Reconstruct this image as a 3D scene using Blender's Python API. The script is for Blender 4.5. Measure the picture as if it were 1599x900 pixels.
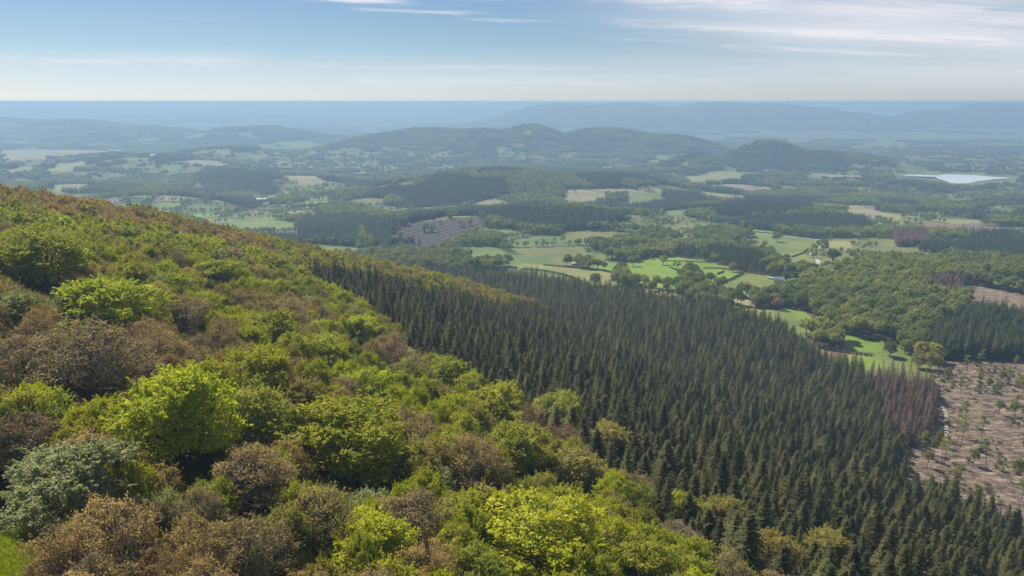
import bpy, math, random
import numpy as np
from math import radians, sin, cos, tan, pi

random.seed(7)
RNG = np.random.default_rng(11)
for o in list(bpy.data.objects):
    bpy.data.objects.remove(o)
S = bpy.context.scene
COL = S.collection

# ------------------------------------------------------------------ camera
ZC = 520.0                      # camera height above the datum
FPX = 1243.0                    # focal length in pixels of a 1599 px wide picture
PITCH = math.atan((450 - 159.0) / FPX)
cam = bpy.data.cameras.new('camera'); cam_o = bpy.data.objects.new('camera', cam); COL.objects.link(cam_o)
cam.sensor_width = 36.0; cam.lens = 36.0 * FPX / 1599.0
cam.clip_start = 1.0; cam.clip_end = 200000.0
cam_o.location = (0, 0, ZC); cam_o.rotation_euler = (pi / 2 - PITCH, 0, 0)
S.camera = cam_o

# ------------------------------------------------------------------ world and sun
SUN_AZ, SUN_EL = radians(-42), radians(50)     # azimuth measured from the view direction (+y), positive to the right
W = bpy.data.worlds.new('World'); S.world = W; W.use_nodes = True
nt = W.node_tree; nt.nodes.clear()
def N(t, typ, **kw):
    n = t.nodes.new(typ)
    for k, v in kw.items():
        setattr(n, k, v)
    return n
def M_(t, op, a, b=None, c=None, clamp=False):
    n = t.nodes.new('ShaderNodeMath'); n.operation = op; n.use_clamp = clamp
    for i, v in enumerate((a, b, c)):
        if v is None: continue
        if isinstance(v, (int, float)): n.inputs[i].default_value = v
        else: t.links.new(v, n.inputs[i])
    return n.outputs[0]
def MIX(t, fac, a, b, mode='MIX'):
    n = t.nodes.new('ShaderNodeMix'); n.data_type = 'RGBA'; n.blend_type = mode
    for i, v in ((0, fac), (6, a), (7, b)):
        if isinstance(v, (int, float)): n.inputs[i].default_value = v
        elif isinstance(v, tuple): n.inputs[i].default_value = (*v, 1)
        else: t.links.new(v, n.inputs[i])
    return n.outputs[2]
def RAMP(t, fac, stops):
    n = t.nodes.new('ShaderNodeValToRGB'); e = n.color_ramp.elements
    while len(e) > 1: e.remove(e[-1])
    e[0].position = stops[0][0]; e[0].color = (*stops[0][1], 1)
    for p, c in stops[1:]:
        k = e.new(p); k.color = (*c, 1)
    t.links.new(fac, n.inputs[0]); return n.outputs[0]
def NOISE(t, vec, scale, detail=3, rough=0.55, dim='3D'):
    n = t.nodes.new('ShaderNodeTexNoise'); n.noise_dimensions = dim
    n.inputs['Scale'].default_value = scale; n.inputs['Detail'].default_value = detail
    n.inputs['Roughness'].default_value = rough
    if vec is not None: t.links.new(vec, n.inputs['Vector'])
    return n.outputs[0]
def COMB(t, x, y, z):
    n = t.nodes.new('ShaderNodeCombineXYZ')
    for i, v in enumerate((x, y, z)):
        if isinstance(v, (int, float)): n.inputs[i].default_value = v
        else: t.links.new(v, n.inputs[i])
    return n.outputs[0]

sky = N(nt, 'ShaderNodeTexSky', sky_type='NISHITA', sun_disc=False, sun_elevation=SUN_EL, sun_rotation=SUN_AZ,
        altitude=800, air_density=1.0, dust_density=0.6, ozone_density=2.0)
tc = N(nt, 'ShaderNodeTexCoord'); sep = N(nt, 'ShaderNodeSeparateXYZ'); nt.links.new(tc.outputs['Generated'], sep.inputs[0])
dx, dy, dz = sep.outputs
ya = M_(nt, 'MAXIMUM', dy, 0.05)
A = M_(nt, 'DIVIDE', dx, ya); B = M_(nt, 'DIVIDE', dz, ya)      # bearing and elevation of a direction
# the low sky is a deeper blue than the model's, whitening to the horizon
low = RAMP(nt, M_(nt, 'MULTIPLY', M_(nt, 'MAXIMUM', dz, 0.0), 4.0, clamp=True),
           [(0.0, (0.76, 0.83, 1.08)), (0.04, (0.66, 0.75, 1.0)), (0.14, (0.51, 0.62, 0.80)), (0.30, (0.50, 0.58, 0.68)),
            (0.5, (0.48, 0.56, 0.66)), (1.0, (0.8, 0.9, 1.0))])
base = MIX(nt, 1.0, sky.outputs[0], low, 'MULTIPLY')
# thin cirrus: a veil in the upper right, drawn out streaks, a faint band low down
def gauss(v, c, w):
    d = M_(nt, 'DIVIDE', M_(nt, 'SUBTRACT', v, c), w)
    return M_(nt, 'POWER', 2.718, M_(nt, 'MULTIPLY', M_(nt, 'MULTIPLY', d, d), -1.0))
def smooth(v, a, b):
    n = N(nt, 'ShaderNodeMapRange', interpolation_type='SMOOTHSTEP'); nt.links.new(v, n.inputs[0])
    n.inputs[1].default_value = a; n.inputs[2].default_value = b; return n.outputs[0]
warp = NOISE(nt, COMB(nt, M_(nt, 'MULTIPLY', A, 3.0), M_(nt, 'MULTIPLY', B, 12.0), 0.0), 1.0, 3)
Bw = M_(nt, 'ADD', M_(nt, 'ADD', B, M_(nt, 'MULTIPLY', A, 0.035)), M_(nt, 'MULTIPLY', M_(nt, 'SUBTRACT', warp, 0.5), 0.02))
fib = NOISE(nt, COMB(nt, M_(nt, 'MULTIPLY', A, 2.2), M_(nt, 'MULTIPLY', Bw, 60.0), 0.3), 1.0, 6, 0.6)
soft = NOISE(nt, COMB(nt, M_(nt, 'MULTIPLY', A, 1.4), M_(nt, 'MULTIPLY', Bw, 16.0), 4.0), 1.0, 4, 0.5)
fine = NOISE(nt, COMB(nt, M_(nt, 'MULTIPLY', A, 14.0), M_(nt, 'MULTIPLY', Bw, 150.0), 2.0), 1.0, 6, 0.65)
veil = M_(nt, 'MULTIPLY', smooth(A, -0.05, 0.5), smooth(Bw, 0.015, 0.115))
veil = M_(nt, 'MULTIPLY', veil, smooth(M_(nt, 'ADD', M_(nt, 'MULTIPLY', fib, 0.45), M_(nt, 'MULTIPLY', M_(nt, 'ADD', M_(nt, 'MULTIPLY', soft, 0.8), M_(nt, 'MULTIPLY', fine, 0.2)), 0.7)), 0.26, 0.74))
def streak(a0, a1, b, w, s=0.0):
    m = M_(nt, 'MULTIPLY', smooth(A, a0 - 0.02, a0 + 0.03), M_(nt, 'SUBTRACT', 1.0, smooth(A, a1 - 0.05, a1 + 0.02)))
    bb = M_(nt, 'ADD', B, M_(nt, 'MULTIPLY', M_(nt, 'SUBTRACT', A, a0), s))
    bb = M_(nt, 'ADD', bb, M_(nt, 'ADD', M_(nt, 'MULTIPLY', M_(nt, 'SUBTRACT', fib, 0.5), 0.012), M_(nt, 'MULTIPLY', M_(nt, 'SUBTRACT', fine, 0.5), 0.010)))
    return M_(nt, 'MULTIPLY', M_(nt, 'MULTIPLY', m, gauss(bb, b, w)), smooth(M_(nt, 'ADD', M_(nt, 'MULTIPLY', fib, 0.5), M_(nt, 'MULTIPLY', fine, 0.5)), 0.36, 0.62))
cl = M_(nt, 'MULTIPLY', veil, 0.95)
for a0, a1, b, w, s, k in ((-0.32, -0.12, 0.1275, 0.0035, 0.055, 0.95), (-0.19, -0.03, 0.1085, 0.0022, 0.03, 0.6), (-0.06, 0.05, 0.0965, 0.0016, 0.02, 0.55),
                           (-0.07, 0.12, 0.122, 0.005, 0.0, 0.6), (0.08, 0.32, 0.124, 0.008, 0.04, 0.7), (0.12, 0.62, 0.093, 0.0055, 0.045, 0.4),
                           (0.12, 0.5, 0.073, 0.0022, 0.05, 0.35), (0.42, 0.62, 0.118, 0.003, 0.07, 0.5), (-0.30, 0.08, 0.042, 0.004, 0.01, 0.30),
                           (-0.5, -0.3, 0.098, 0.0014, 0.02, 0.2), (-0.66, -0.3, 0.047, 0.011, 0.0, 0.42), (-0.2, 0.3, 0.025, 0.006, 0.0, 0.2)):
    cl = M_(nt, 'ADD', cl, M_(nt, 'MULTIPLY', streak(a0, a1, b, w, s), k))
band = M_(nt, 'MULTIPLY', gauss(B, 0.030, 0.022), M_(nt, 'ADD', 0.25, M_(nt, 'MULTIPLY', soft, 0.5)))
cl = M_(nt, 'ADD', cl, M_(nt, 'MULTIPLY', band, 0.6), clamp=True)
cl = M_(nt, 'MULTIPLY', cl, smooth(dy, 0.05, 0.3))
fin = MIX(nt, M_(nt, 'MULTIPLY', cl, 0.85), base, (7.4, 7.3, 7.6))
bg = N(nt, 'ShaderNodeBackground'); nt.links.new(fin, bg.inputs[0]); bg.inputs[1].default_value = 0.07
ow = N(nt, 'ShaderNodeOutputWorld'); nt.links.new(bg.outputs[0], ow.inputs[0])

sl = bpy.data.lights.new('sun', 'SUN'); so = bpy.data.objects.new('sun', sl); COL.objects.link(so)
sl.energy = 5.0; sl.angle = radians(0.53); sl.color = (1.0, 0.93, 0.80)
so.rotation_euler = (pi / 2 - SUN_EL, 0, pi - SUN_AZ)
so.location = (0, 0, ZC + 200)

S.view_settings.view_transform = 'Standard'; S.view_settings.look = 'None'
S.view_settings.gamma = 1; S.view_settings.use_curve_mapping = False
S.view_settings.exposure = 0.82
S.render.engine = 'CYCLES'
c = S.cycles
c.use_denoising = True; c.denoiser = 'OPENIMAGEDENOISE'; c.denoising_input_passes = 'RGB_ALBEDO_NORMAL'
c.max_bounces = 5; c.diffuse_bounces = 3; c.glossy_bounces = 2; c.transmission_bounces = 3; c.transparent_max_bounces = 4; c.volume_bounces = 0
c.use_adaptive_sampling = True; c.adaptive_threshold = 0.02
c.sample_clamp_indirect = 4.0
HAZE_DENSITY = 1 / 6000.0

# ------------------------------------------------------------------ projection between map and view (for laying out the map)
CP, SP = cos(PITCH), sin(PITCH)
def project(x, y, z):
    """world (z above the datum) -> pixel of the 1599x900 photograph"""
    zz = z - ZC
    dep = y * CP - zz * SP
    up = y * SP + zz * CP
    dep = np.where(dep < 1e-3, 1e-3, dep)
    return 800 + FPX * x / dep, 450 - FPX * up / dep
def ray(u, v):
    q = (450 - v) / FPX
    return np.array([(u - 800) / FPX, CP + q * SP, -SP + q * CP])
def slope_of(u, v):
    d = ray(u, v); return d[0] / d[1], d[2] / d[1]

# ------------------------------------------------------------------ noise
_T = np.random.default_rng(5).random((256, 256))
def vnoise(x, y):
    xi = np.floor(x).astype(int); yi = np.floor(y).astype(int); fx = x - xi; fy = y - yi
    fx = fx * fx * (3 - 2 * fx); fy = fy * fy * (3 - 2 * fy)
    a = _T[xi & 255, yi & 255]; b = _T[(xi + 1) & 255, yi & 255]; cc = _T[xi & 255, (yi + 1) & 255]; d = _T[(xi + 1) & 255, (yi + 1) & 255]
    return (a * (1 - fx) + b * fx) * (1 - fy) + (cc * (1 - fx) + d * fx) * fy
def fbm(x, y, o=4):
    s = 0; a = 0.5; n = 0
    for i in range(o):
        s = s + a * vnoise(x * 2 ** i + 17.3 * i, y * 2 ** i + 9.1 * i); n += a; a *= 0.5
    return s / n

# ------------------------------------------------------------------ relief (z relative to the camera)
def smooth_table(P, G, w):
    xs = np.arange(P[0], P[-1], 2.0); g = np.interp(xs, P, G); k = np.hanning(int(w / 2) * 2 + 1); k /= k.sum()
    h = len(k) // 2
    gp = np.concatenate([g[0] + (g[1] - g[0]) * np.arange(-h, 0), g, g[-1] + (g[-1] - g[-2]) * np.arange(1, h + 1)])
    return xs, np.convolve(gp, k, 'valid')
GX, GZ = smooth_table([-900, -400, -250, -120, -60, 0, 60, 121, 200, 280, 353, 430, 700, 1400],
                      [-330, -110, -72, -56, -54, -60, -79, -104, -134, -163, -191, -204, -240, -330], 60)
FX, FZ = smooth_table([-60000, 0, 700, 970, 1700, 2770, 4700, 6900, 9000], [-205, -205, -205, -213, -263, -311, -342, -362, -380], 160)
def floor_z(y):
    z = np.interp(y, FX, FZ)
    far = np.interp(y, [8800, 12000, 25000, 40000, 60000], [-379, -400, -420, -380, -380])
    return np.where(y > 8800, far, z)
def pt(x, y): return 0.857 * x + 0.515 * y, -0.515 * x + 0.857 * y
# hills: column of the top, row of its ground, distance, half width in m, half depth in m, lean
HILLS = [
    (700, 338, 1640, 190, 150), (860, 325, 1700, 170, 140), (960, 336, 1760, 130, 130),
    (780, 268, 2600, 330, 260), (640, 288, 2500, 220, 230), (950, 276, 2700, 260, 200),
    (1190, 322, 1950, 170, 130), (1310, 335, 1850, 170, 140), (1410, 350, 1750, 120, 120),
    (1400, 428, 960, 130, 150), (1480, 440, 980, 120, 130), (1300, 446, 930, 90, 110),
    (832, 197, 5600, 260, 500), (680, 200, 5900, 500, 500), (950, 203, 5500, 420, 480), (1050, 216, 5200, 300, 450), (760, 205, 5500, 330, 450),
    (600, 213, 5600, 380, 500),
    (1205, 226, 4300, 170, 300), (1290, 240, 4200, 220, 260), (1350, 246, 4100, 200, 250), (1090, 246, 3900, 130, 220),
    (120, 190, 8600, 520, 900), (10, 186, 9300, 800, 1000), (230, 200, 8000, 420, 800), (400, 200, 7600, 620, 700),
    (90, 240, 4300, 500, 350), (240, 246, 3900, 400, 300), (350, 232, 4700, 350, 350), (30, 262, 3300, 330, 260),
    (440, 276, 3000, 230, 200), (370, 268, 3300, 180, 200), (120, 288, 2550, 260, 200), (240, 305, 2200, 180, 160),
    (1120, 162, 12500, 1000, 1500), (980, 163, 12500, 1000, 1400), (1210, 166, 12500, 800, 1400), (870, 165, 12800, 900, 1400), (1300, 174, 11800, 800, 1300),
    (700, 166, 23000, 2200, 2500), (560, 168, 24000, 2500, 2500), (1545, 163, 12500, 600, 1300), (1640, 167, 12500, 1000, 1300), (1460, 174, 12000, 500, 1100),
    (1400, 166, 30000, 5000, 3000), (1000, 164, 38000, 6000, 3000), (200, 163, 38000, 9000, 3000), (500, 163, 39000, 7000, 3000), (-200, 164, 38000, 9000, 3000),
    (1500, 165, 38000, 8000, 3000), (60, 172, 20000, 2500, 3000), (330, 175, 17000, 2500, 2500),
]
HB = []
for u, v, Y, hw, hd in HILLS:
    a, b = slope_of(u, v)
    HB.append((a * Y, Y, b * Y, hw, hd))
def relief(x, y):
    x = np.asarray(x, float); y = np.asarray(y, float)
    f = floor_z(y)
    amp = np.clip((y - 1100) / 3500, 0, 1) * 26
    f = f + amp * (fbm(x / 620 + 40, y / 620 + 3, 3) - 0.5) + 4 * (fbm(x / 190, y / 190, 2) - 0.5)
    f = f + np.clip((y - 9000) / 6000, 0, 1) * 90 * (fbm(x / 5200 + 11, y / 3800 + 5, 4) - 0.42)
    # hills raise the floor up to their own top (soft maximum)
    acc = np.zeros_like(f); top = np.zeros_like(f)
    for hx, hy, hz, hw, hd in HB:
        d2 = ((x - hx) / hw) ** 2 + ((y - hy) / hd) ** 2
        w = np.exp(-d2 * 0.8)
        rise = (hz - floor_z(np.array(hy))) * w
        acc = acc + np.maximum(rise, 0) ** 4
    rise = acc ** 0.25
    f = f + rise * (0.94 + 0.22 * (fbm(x / 240 + 7, y / 240 + 70, 3) - 0.5) * (y < 12000) + 0.06)
    p, t = pt(x, y)
    g = np.interp(p, GX, GZ) + 5 * (fbm(x / 70, y / 70, 3) - 0.5)
    s = (t - 572) / 26.0
    drop = 0.55 * 26.0 * np.log1p(np.exp(np.clip(s, -30, 30))) + np.where(s > 30, (t - 572 - 30 * 26) * 0.55, 0)
    g = g + np.clip((p - 25) / 225, -0.05, 1.0) * 0.052 * np.clip(t - 250, 0, 300) - drop - 0.05 * np.maximum(0, -t - 60)
    k = 10.0; m = np.maximum(f, g)
    return m + k * np.log1p(np.exp(-np.abs(f - g) / k)) * 0.55
def ground(x, y): return relief(x, y) + ZC
def pick(u, v):
    """where the line of sight through a pixel of the photograph meets the ground"""
    a, b = slope_of(u, v)
    Y = 30 * np.power(1.004, np.arange(0, 1800))
    h = relief(a * Y, Y) - b * Y
    i = np.argmax(h > 0)
    if not (h > 0).any(): i = len(Y) - 1
    y0, y1 = Y[max(i - 1, 0)], Y[i]
    for _ in range(14):
        m = (y0 + y1) / 2
        if relief(a * m, m) > b * m: y1 = m
        else: y0 = m
    return a * y1, y1, float(ground(a * y1, y1))
def pick_canopy(u, v, h):
    a, b = slope_of(u, v)
    Y = 30 * np.power(1.004, np.arange(0, 1600)); d = relief(a * Y, Y) + h - b * Y
    i = np.argmax(d > 0); return a * Y[i], Y[i]

# ------------------------------------------------------------------ land cover, mapped from the photograph
def inpoly(u, v, poly):
    r = np.zeros(u.shape, bool); n = len(poly)
    for i in range(n):
        x1, y1 = poly[i]; x2, y2 = poly[(i + 1) % n]
        if y1 == y2: continue
        c_ = ((y1 > v) != (y2 > v)) & (u < (x2 - x1) * (v - y1) / (y2 - y1) + x1)
        r ^= c_
    return r
# cover codes: 0 open ground, 1 broadleaf wood, 2 conifer wood, 3 felled ground, 4 felled with windrows, 5 ploughed, 6 water, 7 dead conifers, 8 scrub
GRASS, LUSH, DRY, SCRUB = (0.125, 0.155, 0.045), (0.135, 0.195, 0.030), (0.185, 0.185, 0.070), (0.125, 0.135, 0.050)
TAN, PLOUGH, SOIL = (0.21, 0.19, 0.105), (0.19, 0.125, 0.11), (0.20, 0.135, 0.095)
LITTER, DARK, FELL = (0.075, 0.06, 0.035), (0.03, 0.04, 0.022), (0.20, 0.155, 0.125)
POLY = [
    # default woods and scrub of the near valley
    (1, DARK, 10, [(560, 350), (900, 345), (1120, 330), (1440, 350), (1620, 400), (1620, 470), (1250, 470), (1180, 500), (560, 460)]),
    (8, SCRUB, 20, [(1200, 395), (1290, 372), (1400, 372), (1500, 400), (1400, 412), (1280, 425), (1230, 425)]),
    (8, SCRUB, 9, [(980, 340), (1060, 335), (1130, 352), (1130, 385), (1080, 380), (1020, 360)]),
    (0, GRASS, 0, [(1205, 482), (1240, 482), (1300, 530), (1400, 545), (1460, 560), (1464, 606), (1380, 606), (1290, 590), (1240, 550), (1205, 515)]),
    (0, LUSH, 0, [(1213, 478), (1236, 480), (1253, 488), (1266, 503), (1306, 517), (1343, 528), (1399, 532), (1407, 540), (1383, 549), (1353, 552), (1323, 548), (1300, 540), (1262, 528), (1235, 505)]),
    (1, DARK, 0, [(1262, 518), (1290, 522), (1316, 533), (1320, 546), (1296, 545), (1268, 535)]),
    (0, SOIL, 0, [(1266, 541), (1300, 546), (1330, 553), (1355, 557), (1325, 562), (1280, 556)]),
    (0, LUSH, 0, [(1310, 558), (1372, 560), (1366, 572), (1330, 574), (1305, 568)]),
    (0, GRASS, 0, [(1210, 485), (1225, 483), (1250, 500), (1262, 528), (1262, 545), (1240, 530), (1215, 500)]),
    (1, DARK, 0, [(1235, 474), (1258, 490), (1275, 507), (1320, 524), (1396, 536), (1425, 548), (1455, 545), (1470, 520), (1520, 485), (1500, 470), (1450, 450), (1620, 455), (1620, 428), (1450, 420), (1366, 425), (1260, 455)]),
    (2, DARK, 0, [(1428, 548), (1460, 560), (1520, 566), (1640, 574), (1640, 505), (1530, 490), (1480, 505), (1450, 530)]),
    (3, FELL, 0, [(1503, 442), (1640, 470), (1640, 492), (1576, 480), (1505, 466)]),
    (7, DARK, 0, [(1449, 446), (1503, 446), (1505, 470), (1455, 468)]),
    (0, DRY, 0, [(1520, 434), (1660, 450), (1660, 464), (1590, 452)]),
    (0, DRY, 0, [(740, 440), (785, 430), (900, 446), (1000, 450), (1060, 456), (1110, 474), (1205, 486), (1215, 520), (1100, 500), (900, 478), (740, 462)]),
    (0, GRASS, 0, [(785, 424), (815, 414), (850, 415), (963, 429), (966, 452), (900, 452), (785, 440), (700, 432)]),
    (0, DRY, 0, [(817, 413), (850, 413), (963, 427), (957, 446), (930, 446), (880, 428)]),
    (0, LUSH, 0, [(900, 413), (932, 413), (985, 409), (1030, 402), (1084, 402), (1115, 410), (1143, 418), (1161, 427), (1120, 447), (1089, 437), (1070, 432), (1060, 450), (1033, 452), (985, 436), (950, 425)]),
    (0, (0.12, 0.15, 0.04), 0, [(1161, 427), (1200, 431), (1240, 440), (1225, 456), (1202, 464), (1168, 467), (1120, 448)]),
    (0, TAN, 0, [(1089, 438), (1120, 449), (1168, 468), (1172, 482), (1140, 474), (1110, 458)]),
    (0, DRY, 0, [(1047, 459), (1112, 474), (1100, 486), (1060, 474), (1040, 466)]),
    (1, DARK, 0, [(1060, 448), (1084, 448), (1100, 466), (1140, 480), (1138, 490), (1095, 482), (1058, 466)]),
    (0, LITTER, 0, [(1056, 395), (1084, 393), (1088, 400), (1122, 393), (1196, 408), (1196, 431), (1150, 423), (1112, 406), (1056, 402)]),
    (0, GRASS, 0, [(895, 404), (943, 395), (1024, 382), (1028, 388), (965, 402), (906, 412)]),
    (0, SCRUB, 0, [(872, 364), (906, 359), (960, 362), (1008, 364), (1003, 372), (943, 385), (895, 380)]),
    (0, GRASS, 0, [(1137, 350), (1170, 356), (1244, 369), (1289, 375), (1269, 389), (1261, 406), (1216, 400), (1202, 378), (1150, 362)]),
    (1, DARK, 0, [(1085, 362), (1140, 364), (1160, 378), (1130, 386), (1085, 378)]),
    (0, GRASS, 0, [(1262, 424), (1300, 419), (1322, 424), (1300, 438), (1270, 436)]),
    (0, DRY, 0, [(1295, 376), (1335, 378), (1325, 390), (1290, 392)]),
    (8, GRASS, 0, [(1225, 432), (1262, 438), (1250, 456), (1215, 468)]),
    # striped felled slope and the plantation round it
    (2, DARK, 0, [(556, 356), (600, 394), (612, 391), (622, 352), (700, 338), (775, 336), (782, 352), (860, 362), (912, 360), (975, 345), (985, 338), (900, 334), (773, 326), (690, 332), (610, 348)]),
    (4, (0.17, 0.14, 0.13), 0, [(620, 350), (775, 335), (765, 350), (713, 383), (608, 392)]),
    (0, TAN, 0, [(880, 296), (973, 294), (1033, 302), (1030, 317), (980, 317), (946, 316), (880, 311)]),
    (0, GRASS, 0, [(982, 302), (1033, 300), (1036, 318), (986, 318)]),
    (1, DARK, 0, [(946, 306), (980, 306), (978, 316), (948, 316)]),
    (2, DARK, 0, [(613, 310), (650, 292), (700, 280), (790, 284), (795, 304), (720, 320), (640, 324)]),
    (1, DARK, 0, [(795, 304), (793, 275), (840, 268), (880, 285), (880, 312), (850, 318)]),
    (2, DARK, 0, [(840, 266), (1000, 271), (1055, 282), (1045, 290), (960, 283), (850, 272)]),
    (0, DRY, 0, [(1066, 277), (1130, 265), (1166, 272), (1170, 286), (1066, 284)]),
    (0, TAN, 0, [(1096, 289), (1140, 287), (1206, 292), (1206, 298), (1176, 306), (1110, 293)]),
    (0, PLOUGH, 0, [(1135, 291), (1185, 292), (1190, 298), (1172, 303), (1140, 296)]),
    (0, DRY, 0, [(1100, 300), (1170, 307), (1160, 314), (1105, 308)]),
    (0, TAN, 0, [(1292, 319), (1340, 322), (1409, 339), (1396, 347), (1326, 332)]),
    (5, PLOUGH, 0, [(1434, 352), (1466, 348), (1573, 355), (1572, 366), (1516, 367), (1452, 360)]),
    (0, DRY, 0, [(1573, 355), (1640, 356), (1640, 368), (1572, 366)]),
    (0, TAN, 0, [(1270, 274), (1360, 274), (1345, 281), (1310, 283)]),
    (2, DARK, 0, [(1112, 326), (1166, 318), (1263, 318), (1270, 332), (1210, 342), (1112, 336)]),
    (2, DARK, 0, [(1130, 346), (1210, 344), (1290, 340), (1350, 344), (1370, 362), (1290, 366), (1210, 362), (1130, 352)]),
    (7, DARK, 0, [(1393, 366), (1446, 364), (1450, 386), (1400, 386)]),
    (2, DARK, 0, [(1516, 374), (1640, 378), (1640, 418), (1530, 408), (1433, 392), (1450, 384), (1500, 386)]),
    (2, DARK, 0, [(1136, 242), (1205, 226), (1320, 244), (1320, 268), (1230, 266), (1140, 262)]),
    (0, GRASS, 0, [(353, 345), (400, 340), (462, 348), (456, 360), (430, 362), (370, 362)]),
    (0, DRY, 0, [(83, 288), (133, 289), (147, 293), (127, 299), (83, 298)]),
    (0, TAN, 0, [(247, 308), (287, 308), (275, 314), (258, 313)]),
    (0, TAN, 0, [(437, 275), (500, 275), (512, 286), (480, 290), (456, 283)]),
    (0, TAN, 0, [(290, 250), (340, 252), (393, 263), (333, 263), (300, 258)]),
    (0, TAN, 0, [(0, 234), (43, 234), (200, 235), (185, 240), (100, 248), (0, 252)]),
    (0, DRY, 0, [(0, 265), (67, 257), (60, 269), (27, 275), (0, 274)]),
    (0, DRY, 0, [(67, 271), (87, 255), (143, 252), (133, 265)]),
    (2, DARK, 0, [(313, 274), (433, 270), (417, 296), (320, 296)]),
    (2, DARK, 0, [(466, 352), (500, 342), (560, 340), (590, 350), (560, 368), (470, 368)]),
]
LAKE = [(1409, 273.5), (1440, 273), (1466, 274.2), (1473, 272.6), (1500, 272.6), (1533, 274.5), (1582, 278.5), (1545, 281), (1526, 283.5), (1513, 287), (1500, 287.5), (1483, 286), (1469, 280.5), (1460, 276.2), (1440, 276), (1420, 275.2)]
CONIF = [(560, 405), (740, 434), (820, 437), (900, 447), (1000, 465), (1100, 486), (1200, 505), (1240, 530), (1262, 554), (1300, 577), (1380, 594), (1458, 602), (1464, 650), (1448, 690), (1405, 722), (1385, 770), (1480, 800), (1620, 850), (1900, 940), (1900, 1400), (0, 1400), (0, 420)]
FELLED = [(1456, 600), (1464, 566), (1500, 562), (1900, 575), (1900, 1000), (1480, 802), (1385, 775), (1400, 718), (1446, 688), (1464, 650)]

def parcels(x, y, size):
    """irregular field parcels: id hash, distance to the parcel edge"""
    wx = x + 60 * (fbm(x / 260, y / 260, 2) - 0.5); wy = y + 60 * (fbm(x / 260 + 50, y / 260, 2) - 0.5)
    gx = np.floor(wx / size).astype(int); gy = np.floor(wy / size).astype(int)
    d1 = np.full(x.shape, 1e9); d2 = np.full(x.shape, 1e9); h = np.zeros(x.shape)
    k = np.zeros(x.shape, int)
    for i in (-1, 0, 1):
        for j in (-1, 0, 1):
            cx = gx + i; cy = gy + j
            px = (cx + 0.1 + 0.8 * _T[cx & 255, cy & 255]) * size; py = (cy + 0.1 + 0.8 * _T[cy & 255, (cx + 91) & 255]) * size
            d = np.hypot(wx - px, wy - py); kk = (cx & 255) * 256 + (cy & 255)
            near = d < d1
            d2 = np.where(near, d1, np.minimum(d2, d)); k = np.where(near, kk, k); d1 = np.where(near, d, d1)
    h1 = _T[(k >> 8) & 255, (k * 7 + 3) & 255]; h2 = _T[(k * 13 + 5) & 255, (k >> 8) & 255]
    return h1, h2, (d2 - d1) / 2
PAL = np.array([GRASS, (0.10, 0.15, 0.045), (0.15, 0.165, 0.06), SCRUB, (0.175, 0.17, 0.08), (0.11, 0.14, 0.05), LUSH, (0.16, 0.125, 0.09), (0.10, 0.13, 0.045), (0.14, 0.165, 0.055)])
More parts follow.
